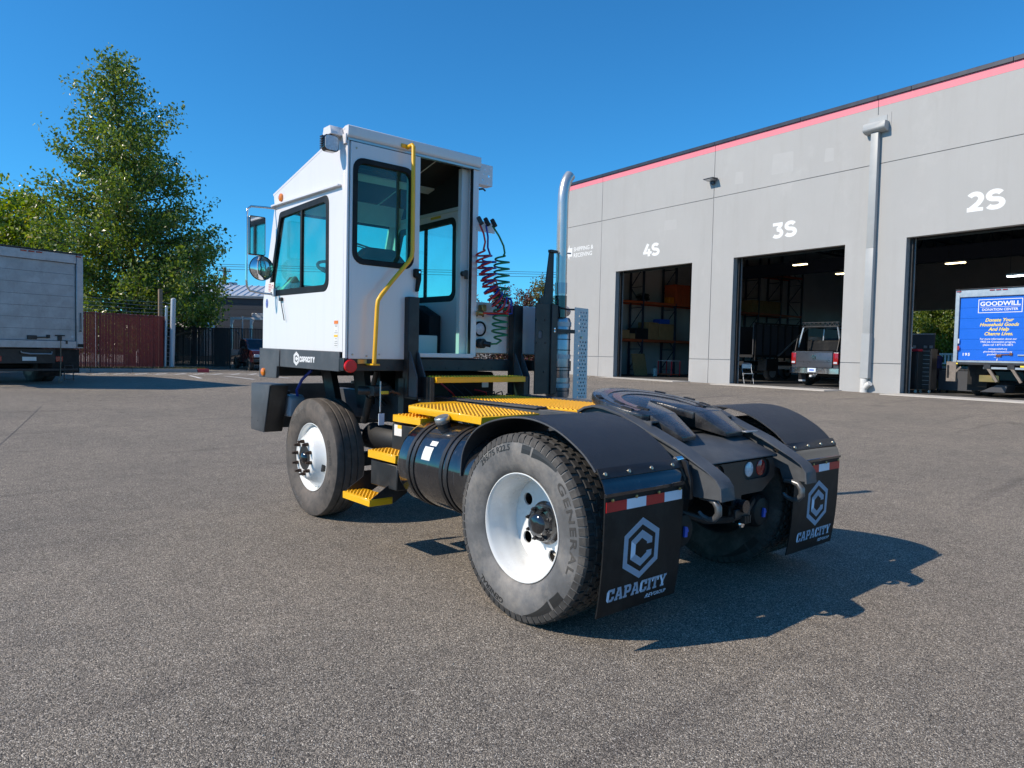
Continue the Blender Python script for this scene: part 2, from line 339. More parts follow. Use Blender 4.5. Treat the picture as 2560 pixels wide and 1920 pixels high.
def text2d(txt, size=1, shear=0, off=0, space=1., align='CENTER'):
    key = (txt, shear, off, space, align)
    if key not in _tc:
        c = bpy.data.curves.new('t', 'FONT'); c.body = txt; c.size = 1; c.shear = shear; c.offset = off; c.space_character = space; c.align_x = align; c.resolution_u = 3; c.fill_mode = 'FRONT'
        o = bpy.data.objects.new('t', c); me = bpy.data.meshes.new_from_object(o)
        _tc[key] = ([tuple(v.co) for v in me.vertices], [tuple(p.vertices) for p in me.polygons])
        bpy.data.objects.remove(o); bpy.data.curves.remove(c); bpy.data.meshes.remove(me)
    v, f = _tc[key]; return [(p[0]*size, p[1]*size) for p in v], f
def text(name, txt, m, parent, o, right, up, size, shear=0, off=0, space=1., align='CENTER', wide=1., **kw):
    v, f = text2d(txt, size, shear, off, space, align); o = Vector(o); R = Vector(right).normalized(); U = Vector(up).normalized()
    mb = MB(); mb.add([o+R*(x*wide)+U*y for x, y in v], f); return mb.build(name, m, parent, **kw)
SLAB = {'C': (1, [[(0, .2), (.2, 0), (.8, 0), (1, .2), (1, .38), (.66, .38), (.66, .27), (.6, .2), (.4, .2), (.34, .28), (.34, .72), (.4, .8), (.6, .8), (.66, .73), (.66, .6), (1, .6), (1, 1), (.8, 1), (.76, .95), (.7, 1), (.2, 1), (0, .8)]]),
 'A': (1.12, [[(0, 0), (.44, 0), (.44, .17), (.37, .17), (.4, .28), (.70, .28), (.73, .17), (.66, .17), (.66, 0), (1.12, 0), (1.12, .17), (1.04, .17), (.76, 1), (.26, 1), (.26, .84), (.33, .84), (.08, .17), (0, .17)], [(.45, .45), (.66, .45), (.555, .78)]]),
 'P': (1, [[(0, 0), (.52, 0), (.52, .17), (.42, .17), (.42, .34), (.8, .34), (1, .5), (1, .85), (.82, 1), (0, 1), (0, .83), (.1, .83), (.1, .17), (0, .17)], [(.42, .53), (.62, .53), (.68, .59), (.68, .77), (.62, .82), (.42, .82)]]),
 'I': (.56, [[(0, 0), (.56, 0), (.56, .17), (.44, .17), (.44, .83), (.56, .83), (.56, 1), (0, 1), (0, .83), (.12, .83), (.12, .17), (0, .17)]]),
 'T': (1, [[(.22, 0), (.78, 0), (.78, .17), (.66, .17), (.66, .82), (.78, .82), (.8, .64), (1, .64), (1, 1), (0, 1), (0, .64), (.2, .64), (.22, .82), (.34, .82), (.34, .17), (.22, .17)]]),
 'Y': (1.08, [[(.26, 0), (.82, 0), (.82, .17), (.7, .17), (.7, .4), (.98, .83), (1.08, .83), (1.08, 1), (.64, 1), (.64, .83), (.7, .83), (.54, .58), (.38, .83), (.44, .83), (.44, 1), (0, 1), (0, .83), (.1, .83), (.38, .4), (.38, .17), (.26, .17)]])}
BLOCK = {'C': (.9, [[(0, .15), (.15, 0), (.75, 0), (.9, .15), (.9, .38), (.58, .38), (.58, .24), (.32, .24), (.32, .76), (.58, .76), (.58, .62), (.9, .62), (.9, .85), (.75, 1), (.15, 1), (0, .85)]]),
 'A': (.9, [[(0, 0), (.32, 0), (.32, .2), (.58, .2), (.58, 0), (.9, 0), (.9, .8), (.7, 1), (.2, 1), (0, .8)], [(.32, .42), (.58, .42), (.58, .76), (.32, .76)]]),
 'P': (.9, [[(0, 0), (.32, 0), (.32, .28), (.75, .28), (.9, .42), (.9, .86), (.75, 1), (0, 1)], [(.32, .5), (.58, .5), (.58, .77), (.32, .77)]]),
 'I': (.34, [[(0, 0), (.34, 0), (.34, 1), (0, 1)]]),
 'T': (.86, [[(.27, 0), (.59, 0), (.59, .75), (.86, .75), (.86, 1), (0, 1), (0, .75), (.27, .75)]]),
 'Y': (.94, [[(.31, 0), (.63, 0), (.63, .36), (.94, 1), (.6, 1), (.47, .66), (.34, 1), (0, 1), (.31, .36)]])}
def word(tbl, txt, gap=.1):
    out = []; x = 0
    for ch in txt:
        w, loops = tbl[ch]; out.append([[(p[0]+x, p[1]) for p in l] for l in loops]); x += w+gap
    return out, x-gap
def hexlogo():
    # half width 1, half height; returns list of loops (outer ring with hole, C shape)
    def hx(w, h, s): return [(0, h), (w, s), (w, -s), (0, -h), (-w, -s), (-w, s)]
    ring = [hx(1, 1.14, .58), hx(.77, .88, .45)]
    Cc = [[(0, .68), (.6, .34), (.6, .12), (.30, .12), (.30, .2), (0, .38), (-.34, .18), (-.34, -.18), (0, -.38), (.30, -.2), (.30, -.13), (.6, -.13), (.6, -.34), (0, -.68), (-.6, -.34), (-.6, .34)]]
    return ring, Cc
def flat(loops_list, m, name, parent, o, right, up, thick=.0015, slant=0, **kw):
    o = Vector(o); R = Vector(right).normalized(); U = Vector(up).normalized(); Nn = R.cross(U); mb = MB()
    for loops in loops_list:
        t = MB().prism(loops[0], 'z', 0, thick, loops[1:]); mb.add([o+R*(p[0]+slant*p[1])+U*p[1]+Nn*p[2] for p in t.v], t.f)
    return mb.build(name, m, parent, **kw)
def ribbon(pts, w):
    P_ = [Vector(p) for p in pts]; a = []; b = []
    for i in range(len(P_)):
        t0 = (P_[i]-P_[i-1]).normalized() if i else None; t1 = (P_[i+1]-P_[i]).normalized() if i < len(P_)-1 else None
        t0 = t0 or t1; t1 = t1 or t0; n0 = Vector((-t0.y, t0.x)); n1 = Vector((-t1.y, t1.x)); n = (n0+n1).normalized(); k = w/2/max(.5, n.dot(n0)); a.append(tuple(P_[i]+n*k)); b.append(tuple(P_[i]-n*k))
    return [a+b[::-1]]
def arcp(cx, cy, rx, ry, a0, a1, n=10): return [(cx+rx*math.cos(math.radians(a0+(a1-a0)*i/n)), cy+ry*math.sin(math.radians(a0+(a1-a0)*i/n))) for i in range(n+1)]
GLY = {'S': [ribbon(arcp(.36, .70, .27, .20, 25, 90, 4)+arcp(.36, .705, .255, .195, 100, 250, 8)+arcp(.40, .295, .265, .205, 75, -80, 9)+arcp(.36, .30, .30, .21, -95, -150, 5), .245)],
 '2': [ribbon(arcp(.36, .66, .26, .245, 150, -25, 10)+[(.50, .40), (.16, .105)], .245), [[(.04, .0), (.72, .0), (.72, .18), (.04, .235)]]],
 '3': [[[(.04, .79), (.68, .79), (.68, 1.0), (.04, 1.0)]], ribbon([(.60, .87), (.40, .60)]+arcp(.37, .31, .26, .22, 80, -90, 9)+arcp(.36, .33, .32, .24, -100, -140, 4), .235)],
 '4': [ribbon([(.47, 1.0), (.12, .30)], .25), [[(.0, .19), (.84, .19), (.84, .39), (.0, .39)]], [[(.45, .0), (.69, .0), (.69, .60), (.45, .60)]]]}
def scale_loops(ls, s, ox=0, oy=0, sy=None): sy = s if sy is None else sy; return [[(p[0]*s+ox, p[1]*sy+oy) for p in l] for l in ls]
def smst(t): t = min(1, max(0, t)); return t*t*(3-2*t)
def gz(x, y):
    r = math.hypot(x+1.5, y-1); a = math.atan2(x+1.5, y-1)          # a = 0 towards +Y
    k = .44-.12*smst((a-.35)/.75) if a > 0 else .44*max(.0, 1-smst((-a-.6)/1.2))
    if abs(a) > 1.5: k *= 1-smst((abs(a)-1.5)/.8)
    return k*smst((r-5)/17)
# ================================================================== ground
def build_ground():
    xs = sorted(set([-700, -350, -180, -100, -60]+[round(-40+i*1.0, 3) for i in range(111)]+[90, 140, 250, 450, 800]))
    ys = sorted(set([-700, -350, -180, -100, -50]+[round(-30+i*1.0, 3) for i in range(101)]+[90, 140, 250, 450, 900]))
    n = len(ys); v = [(x, y, gz(x, y)) for x in xs for y in ys]
    f = [(i*n+j, (i+1)*n+j, (i+1)*n+j+1, i*n+j+1) for i in range(len(xs)-1) for j in range(n-1)]
    o = MB().add(v, f).build('ground', 'asphalt', None, smooth=True, kind='structure'); return o
build_ground()

# ================================================================== yard tractor
T = thing('yard_tractor', 'white cab yard tractor with yellow steps, black fenders and bare fifth wheel', 'tractor')
def P(name, mb, m, parent=T, **kw): return mb.build(name, m, parent, **kw)

# ---- wheels (local: axle along x, outside is -x)
TP = [(-.104, .296), (-.125, .312), (-.139, .35), (-.147, .41), (-.144, .45), (-.137, .478), (-.131, .494), (-.124, .504)]
def side_x(r): return float(np.interp(r, [.296, .312, .35, .41, .45, .478, .494, .504], [-.104, -.125, -.139, -.147, -.144, -.137, -.131, -.124]))
def tyre_text(name, txt, parent, phi, r0, size, m='tyre_ink', off=.02, shear=0, wide=1.1, space=1.):
    v, f = text2d(txt, size, shear, off, space); out = []
    for x, y in v:
        r = r0+y; a = phi+x*wide/r0; out.append((side_x(r)-.0018, -r*math.sin(a), r*math.cos(a)))
    return MB().add(out, f).build(name, m, parent)
def tyre_wedge(parent, a0, a1, ra0, ra1, rb0, rb1, n=8):
    secs = []
    for i in range(n+1):
        t = i/n; a = a0+(a1-a0)*t; lo = ra0+(rb0-ra0)*t; hi = ra1+(rb1-ra1)*t
        secs.append([(side_x(lo+(hi-lo)*j/2)-.0018, -(lo+(hi-lo)*j/2)*math.sin(a), (lo+(hi-lo)*j/2)*math.cos(a)) for j in range(3)])
    return MB().sheet(secs).build('sidewall_mark', 'tyre_ink', parent)
def mirror_prof(p, mid): return p+mid+[(-a, r) for a, r in reversed(p)]
def rear_wheel():
    w = MB().lathe([(.06, .252), (.06, .10), (.045, .10), (.045, .252)], n=40, close=True)
    disc = MB().prism(circ(0, 0, .256, 48), 'x', .078, .090, [circ(.188*math.cos(a), .188*math.sin(a), .036, 14) for a in [2*PI*k/5+.62 for k in range(5)]]+[circ(0, 0, .09, 24)])
    W_ = disc.build('wheel', 'rim_white', T, smooth=True)
    MB().lathe(mirror_prof(TP, [(-.112, .503), (0, .505), (.112, .503)]), n=80, close=True).build('tyre', 'rubber_side', W_, smooth=True)
    tr = MB()
    N = 52
    for row, (xa, xb, ph, sk) in enumerate([(-.122, -.078, 0, .0), (-.064, -.032, .5, .35), (-.026, .005, .1, -.35), (.011, .042, .6, .35), (.078, .122, .3, 0)]):
        for k in range(N):
            a0 = 2*PI*(k+ph)/N; da = 2*PI/N*.80
            def pt(x, a, r): return (x, r*math.cos(a+sk*(x-xa)), r*math.sin(a+sk*(x-xa)))
            b0, t0 = .500, .5165-(.004 if row in (0, 4) else 0)
            c = [(xa, a0), (xb, a0+da*.06), (xb, a0+da), (xa, a0+da*.94)]
            v = [pt(x, a, b0) for x, a in c]+[pt(x*.98, a0+da/2+(a-a0-da/2)*.93, t0) for x, a in c]
            tr.add(v, [(4, 5, 6, 7), (0, 1, 5, 4), (1, 2, 6, 5), (2, 3, 7, 6), (3, 0, 4, 7)])
    for k in range(64):      # shoulder lugs wrapping on to the sidewall
        a = 2*PI*k/64; da = 2*PI/64*.80
        def q(x, r, a): return (x, r*math.cos(a), r*math.sin(a))
        for s in (-1, 1):
            v = [q(s*x, r, a+t*da) for t in (0, 1) for x, r in ((.118, .500), (.120, .5125), (.134, .503), (.1435, .468), (.138, .467))]
            tr.add(v, [(0, 1, 6, 5), (1, 2, 7, 6), (2, 3, 8, 7), (3, 4, 9, 8), (0, 4, 3, 2, 1), (5, 6, 7, 8, 9)])
    tr.build('tread', 'rubber', W_, kind='stuff')
    o = MB().lathe([(-.104, .292), (-.112, .2985), (-.1185, .2985), (-.1195, .294), (-.112, .287), (-.10, .282), (-.075, .277), (-.05, .268), (-.02, .261), (.02, .257), (.08, .2555), (.115, .26), (.115, .30)], n=64)
    o.f = [f for f in o.f if len(f) == 4]; o.build('rim', 'rim_white', W_, smooth=True)
    h = MB().lathe([(.10, .118), (.077, .122), (.07, .106), (.040, .102), (.032, .098), (.028, .076), (.014, .072), (-.006, .058), (-.016, .034), (-.019, .0)], n=32).build('hub', 'gloss_black', W_, smooth=True)
    st = MB().cyl((.034, 0, 0), (.016, 0, 0), .0125, 6).add(*(lambda m: (m.v, m.f))(MB().cyl((.016, 0, 0), (.003, 0, 0), .007, 8)))
    me0 = None
    for k in range(8):
        a = 2*PI*k/8+.3; l = (0, .088*math.cos(a), .088*math.sin(a))
        if me0 is None: o = st.build('stud', 'gloss_black', W_, loc=l); me0 = o.data
        else: put('stud', me0, W_, loc=l)
    MB().tube([(.0, -.14, .205), (.0, -.165, .19), (.03, -.175, .165), (.08, -.178, .14)], .005, 6).xf(Matrix.Rotation(1.75, 4, 'X')).build('valve_stem', 'rust', W_, smooth=True)
    for a, b in ((.04, .16), (.17, .47)): pass
    tyre_text('sidewall_lettering', '295/75 R22.5', W_, math.radians(-27), .425, .046, off=.018)
    tyre_text('sidewall_lettering', 'GENERAL', W_, math.radians(79), .412, .056, m='rubber', off=.02, wide=1.75, space=1.15)
    tyre_text('sidewall_lettering', 'GENERAL', W_, math.radians(207), .425, .046, off=.025, shear=.15)
    tyre_wedge(W_, math.radians(4), math.radians(13), .415, .462, .42, .464); tyre_wedge(W_, math.radians(15), math.radians(40), .415, .465, .452, .468)
    tyre_wedge(W_, math.radians(172), math.radians(142), .464, .468, .415, .468); tyre_wedge(W_, math.radians(140), math.radians(128), .415, .468, .42, .466)
    return W_
def front_wheel():
    W_ = MB().lathe([(-.06, .270), (-.072, .266), (-.080, .256), (-.098, .238), (-.128, .212), (-.156, .190), (-.172, .176), (-.178, .164), (-.178, .108), (-.13, .106), (-.04, .106), (-.03, .27)], n=64, close=True).build('wheel', 'rim_white', T, smooth=True)
    MB().lathe(mirror_prof(TP[:-1], [(-.126, .506), (-.112, .5125), (-.068, .5145), (-.064, .502), (-.056, .502), (-.052, .515), (-.008, .5155), (-.004, .502), (.004, .502), (.008, .5155), (.052, .515), (.056, .502), (.064, .502), (.068, .5145), (.112, .5125), (.126, .506)]), n=96, close=True).build('tyre', 'rubber_brown', W_, smooth=True)
    o = MB().lathe([(-.104, .292), (-.112, .2985), (-.1185, .2985), (-.1195, .294), (-.112, .287), (-.10, .282), (-.078, .275), (-.058, .266), (.0, .255), (.1, .26)], n=64)
    o.f = [f for f in o.f if len(f) == 4]; o.build('rim', 'rim_white', W_, smooth=True)
    MB().lathe([(-.05, .104), (-.12, .10), (-.125, .06), (-.16, .057), (-.185, .052), (-.202, .036), (-.208, 0)], n=28).build('hub', 'gloss_black', W_, smooth=True)
    MB().lathe([(-.1785, .108), (-.172, .103), (-.14, .104), (-.05, .105)], n=32).build('hub_ring', 'dark_metal', W_, smooth=True)
    st = MB().cyl((-.178, 0, 0), (-.205, 0, 0), .017, 6).add(*(lambda m: (m.v, m.f))(MB().cyl((-.205, 0, 0), (-.232, 0, 0), .0105, 8))); me0 = None  # nuts
    for k in range(10):
        a = 2*PI*k/10+.2; l = (0, .140*math.cos(a), .140*math.sin(a))
        if me0 is None: me0 = st.build('stud', 'nut', W_, loc=l).data
        else: put('stud', me0, W_, loc=l)
    for k in range(2):
        a = math.radians(-18+180*k); c = Vector((0, -.222*math.cos(a), .222*math.sin(a)))
        MB().cyl((-.1205, c.y, c.z), (-.06, c.y, c.z), .032, 18).build('hand_hole', 'dark', W_)
    tyre_text('sidewall_lettering', 'GENERAL RA', W_, math.radians(-38), .425, .055, m='rubber_side', off=.012)
    tyre_text('sidewall_lettering', 'GENERAL TIRE', W_, math.radians(95), .405, .05, m='rubber', off=.01, wide=1.4)
    tyre_text('sidewall_lettering', '295/75R22.5', W_, math.radians(208), .425, .04, m='rubber_side', off=.012)
    return W_
rw = rear_wheel(); rw.location = (-1.10, 0, .515)
w2 = copy_tree(rw, T, (1.10, 0, .515), PI)
w3 = copy_tree(rw, T, (-.765, 0, .515), PI); w4 = copy_tree(rw, T, (.765, 0, .515), 0)
for w_ in (w3, w4):
    for ch in w_.children:
        if ch.name.startswith(('tyre', 'rim')) and len(ch.material_slots): ch.material_slots[0].link = 'OBJECT'; ch.material_slots[0].material = M('rubber' if ch.name.startswith('tyre') else 'dark')  # inner duals swapped to darker materials: underframe shade put into the colour
for s in (-1, 1):
    P('brake_drum', MB().lathe([(s*.42, .12), (s*.44, .205), (s*.60, .21), (s*.61, .10)], (0, 0, .515), 'x', 32), 'dark', smooth=True)
    P('air_spring', MB().lathe([(.52, .11), (.56, .125), (.64, .118), (.70, .125), (.76, .118), (.80, .10)], (s*.33, .28, 0), 'z', 24), 'dark', smooth=True)
    P('suspension_beam', B(s*.33-.05, -.35, .40, s*.33+.05, .95, .51), 'dark', bev=.01); P('shock_absorber', MB().cyl((s*.30, -.28, .45), (s*.33, -.22, .84), .03, 12), 'dark', smooth=True)
fw = front_wheel(); fw.location = (-.915, 2.97, .515); copy_tree(fw, T, (.915, 2.97, .515), PI)

# ---- chassis
for s in (-1, 1):
    m = MB(); x0, x1 = s*.43, s*.418
    m.box(min(x0, x1), -.25, .82, max(x0, x1), 3.75, 1.078)
    for z in (.82, 1.066): m.box(min(s*.418, s*.345), -.25, z, max(s*.418, s*.345), 3.75, z+.012)
    P('frame_rail', m, 'grey_black', bev=.004)
P('cross_member', B(-.415, .25, .86, .415, .29, 1.04), 'black'); P('cross_member', B(-.415, 1.95, .86, .415, 1.99, 1.04), 'black')
P('rail_cap', MB().prism([(-.445, .72), (-.345, .72), (-.345, 1.98), (-.445, 1.98)], 'z', 1.08, 1.094), 'grey_black', bev=.003)
P('rail_cap', MB().prism([(.445, .62), (.345, .62), (.345, 1.98), (.445, 1.98)], 'z', 1.08, 1.10), 'grey_black', bev=.003)
P('rear_axle', MB().cyl((-.7, 0, .515), (.7, 0, .515), .075, 20).add(*(lambda m: (m.v, m.f))(MB().lathe([(-.17, 0), (-.16, .1), (-.1, .19), (.05, .21), (.14, .12), (.2, .1)], (0, 0, .515), 'y', 24))), 'dark', smooth=True)
P('front_axle', MB().bar((-.75, 2.97, .46), (.75, 2.97, .46), .12, .12), 'dark', bev=.01)
for s in (-1, 1): P('leaf_spring', MB().sheet([[(s*.40-.04, 2.97+t*.65, .68+.06*t*t), (s*.40+.04, 2.97+t*.65, .68+.06*t*t)] for t in np.linspace(-1, 1, 9)]).add(*(lambda m: (m.v, m.f))(MB().box(s*.40-.04, 2.8, .55, s*.40+.04, 3.14, .67))), 'dark')

# ---- rear boom arms and deck plate
BP = [(.26, 1.095), (.20, 1.125), (.13, 1.139), (.05, 1.132), (-.09, 1.101), (-.28, 1.025), (-.49, .946), (-.69, .853), (-.745, .818), (-.775, .775), (-.782, .705), (-.60, .70), (-.575, .765), (-.45, .80), (-.1, .84), (.26, .84)]
for s in (-1, 1):
    a = P('boom_arm', MB().prism(BP, 'x', s*.47, s*.49, [circ(-.545, .88, .02, 12)]), 'grey_black', bev=.002)
    top = BP[:11]; secs = []
    for i, (y, z) in enumerate(top):
        p0 = Vector(top[max(0, i-1)]); p1 = Vector(top[min(len(top)-1, i+1)]); t = (p1-p0).normalized(); nn = Vector((-t.y, t.x))*.014
        if nn.y < 0 and i < 7: nn = -nn
        if i >= 7: nn = Vector((-abs(nn.x), nn.y if nn.y > 0 else -nn.y*.0))
        secs.append([(s*.395, y, z), (s*.52, y, z), (s*.52, y+nn.x, z+nn.y), (s*.395, y+nn.x, z+nn.y), (s*.395, y, z)])
    m = MB(); m.sheet(secs); m.add(secs[0][:4], [(0, 1, 2, 3)]); m.add(secs[-1][:4], [(3, 2, 1, 0)])
    m.build('boom_flange', 'grey_black', a, bev=.003)
    MB().tube([(s*.4685-.0, y, z-.004) for y, z in top[3:10]], .006, 6).build('weld_bead', 'grey_black', a, smooth=True)
    hk = [(0, .05, .06), (0, .0, .062), (0, -.05, .05), (0, -.075, .02), (0, -.078, -.02), (0, -.05, -.055), (0, -.01, -.062), (0, .03, -.05), (0, .055, -.028)]
    P('tow_hook', MB().tube([(s*.455+.0, -.665+p[1]*.92, .642+p[2]*.92) for p in hk], [.012, .015, .019, .021, .020, .017, .014, .012, .009], 10), 'hook_steel', smooth=True)
P('deck_plate', MB().prism([(-.602, .868), (-.35, .958), (-.25, .972), (.28, .972), (.28, .96), (-.25, .96), (-.345, .946), (-.602, .852)], 'x', -.39, .39), 'grey_black', bev=.002)
cp = P('rear_crossplate', MB().prism([(-.39, .862), (-.39, .72), (-.30, .655), (-.10, .655), (-.10, .585), (-.012, .585), (-.012, .655), (.22, .655), (.36, .735), (.36, .80), (.33, .862)], 'y', -.602, -.590, [rr(.0, .738, .30, .853, .055, 5), rr(-.36, .738, -.20, .853, .055, 5)]), 'black', bev=.0015)
P('lamp_box', B(-.02, -.588, .73, .32, -.55, .86), 'dark'); P('lamp_box', B(-.37, -.588, .73, -.19, -.55, .86), 'dark')
P('tail_lamp', MB().lathe([(-.600, 0), (-.598, .03), (-.592, .048), (-.585, .05)], (.216, 0, .797), 'y', 24), 'red_lens', smooth=True)
P('reverse_lamp', MB().lathe([(-.600, 0), (-.598, .03), (-.592, .044), (-.585, .046)], (.085, 0, .797), 'y', 24), 'clear_lens', smooth=True)
P('tail_lamp', MB().lathe([(-.600, 0), (-.598, .03), (-.592, .048), (-.585, .05)], (-.275, 0, .797), 'y', 24), 'red_lens', smooth=True)
P('cross_tube', MB().tube([(-.42, -.45, .58), (-.25, -.52, .52), (-.05, -.55, .505), (.12, -.55, .52), (.38, -.45, .56)], .022, 8), 'dark', smooth=True)
cm = P('licence_lamp_bracket', B(-.13, -.64, .535, .03, -.625, .585), 'black', bev=.002)
MB().cyl((-.05, -.66, .60), (-.05, -.60, .60), .038, 16).build('buzzer', 'gloss_black', cm, smooth=True)
for k in range(4): MB().box(-.06+k*.018, -.66, .50, -.05+k*.018, -.63, .545).build('fin', 'dark_metal', cm)
MB().lathe([(-.635, 0), (-.632, .02), (-.62, .024)], (-.035, 0, .49), 'y', 16).build('lamp_lens', 'chrome', cm, smooth=True)
for s in (-1, 1):
    b = P('brake_chamber', MB().lathe([(-.27, .03), (-.29, .09), (-.33, .105), (-.40, .108), (-.47, .105), (-.492, .088), (-.50, .05), (-.502, 0)], (s*.42, 0, .48), 'y', 28), 'flap', smooth=True)
    MB().prism([(s*.42-.018, .45), (s*.42+.008, .448), (s*.42+.01, .475), (s*.42+.022, .478), (s*.42+.008, .505), (s*.42-.014, .51)], 'y', -.503, -.515).build('cap_tab', 'blue_plastic', b)

# ---- fifth wheel (plate tilts 11 degrees)
FR = Matrix.Translation((0, 0, 1.15)) @ Matrix.Rotation(math.radians(11), 4, 'X')
arc = [(.457*math.cos(a), .457*math.sin(a)) for a in np.linspace(math.radians(-24), math.radians(204), 49)]
outer = arc+[(-.375, -.20), (-.11, -.20), (-.045, -.04), (-.03, .07), (0, .095), (.03, .07), (.04, -.04), (.075, -.20), (.375, -.20)]
f5 = P('fifth_wheel', MB().prism(outer, 'z', -.05, 0).xf(FR), 'grease', bev=.010, seg=2)
for r0, r1 in ((.415, .36), (.335, .27)):      # raised ribs
    a0 = np.linspace(math.radians(-18), math.radians(198), 41)
    pl = [(r0*math.cos(a), r0*math.sin(a)*.96+.0) for a in a0]+[(r1*math.cos(a), r1*math.sin(a)*.96) for a in reversed(a0)]
    MB().prism(pl, 'z', -.002, .005).xf(FR).build('plate_rib', 'grease', f5, bev=.003)
for a, r in ((150, .43), (170, .36), (188, .42), (40, .43), (12, .43), (-8, .40), (195, .30), (-14, .33)):
    c = Vector((r*math.cos(math.radians(a)), r*math.sin(math.radians(a))))
    MB().obox((c.x, c.y, .003), (.075, .03, .012), rot3(0, 0, math.radians(a+90))).xf(FR).build('grease_pocket', 'dark', f5)
for sx, xs in ((-1, ((-.375, -.12), (-.315, -.165))), (1, ((.08, .375), (.145, .36)))):
    (a0, a1), (b0, b1) = xs; y0, z0 = -.196, 1.112; y1, z1 = -.385, .995
    v = [(a0, y0, z0), (a1, y0, z0), (b1, y1, z1), (b0, y1, z1), (a0+.01, y0, z0-.10), (a1-.01, y0, z0-.10), (b1-.01, y1, z1-.03), (b0+.01, y1, z1-.03)]
    MB().add(v, [(0, 1, 2, 3), (7, 6, 5, 4), (0, 4, 5, 1), (1, 5, 6, 2), (2, 6, 7, 3), (3, 7, 4, 0)]).build('ramp', 'grease', f5, bev=.006, seg=2)
for s in (-1, 1): P('fifth_wheel_bracket', B(s*.34-.03, -.12, .97, s*.34+.03, .14, 1.09), 'black', bev=.006)
P('release_handle', B(.30, -.33, .985, .46, -.27, 1.0), 'alu', bev=.003); P('release_handle', B(.33, -.42, .985, .47, -.38, .995), 'alu', bev=.003)
P('coupler_base', B(-.36, -.2, .965, .36, .28, .985), 'dark')

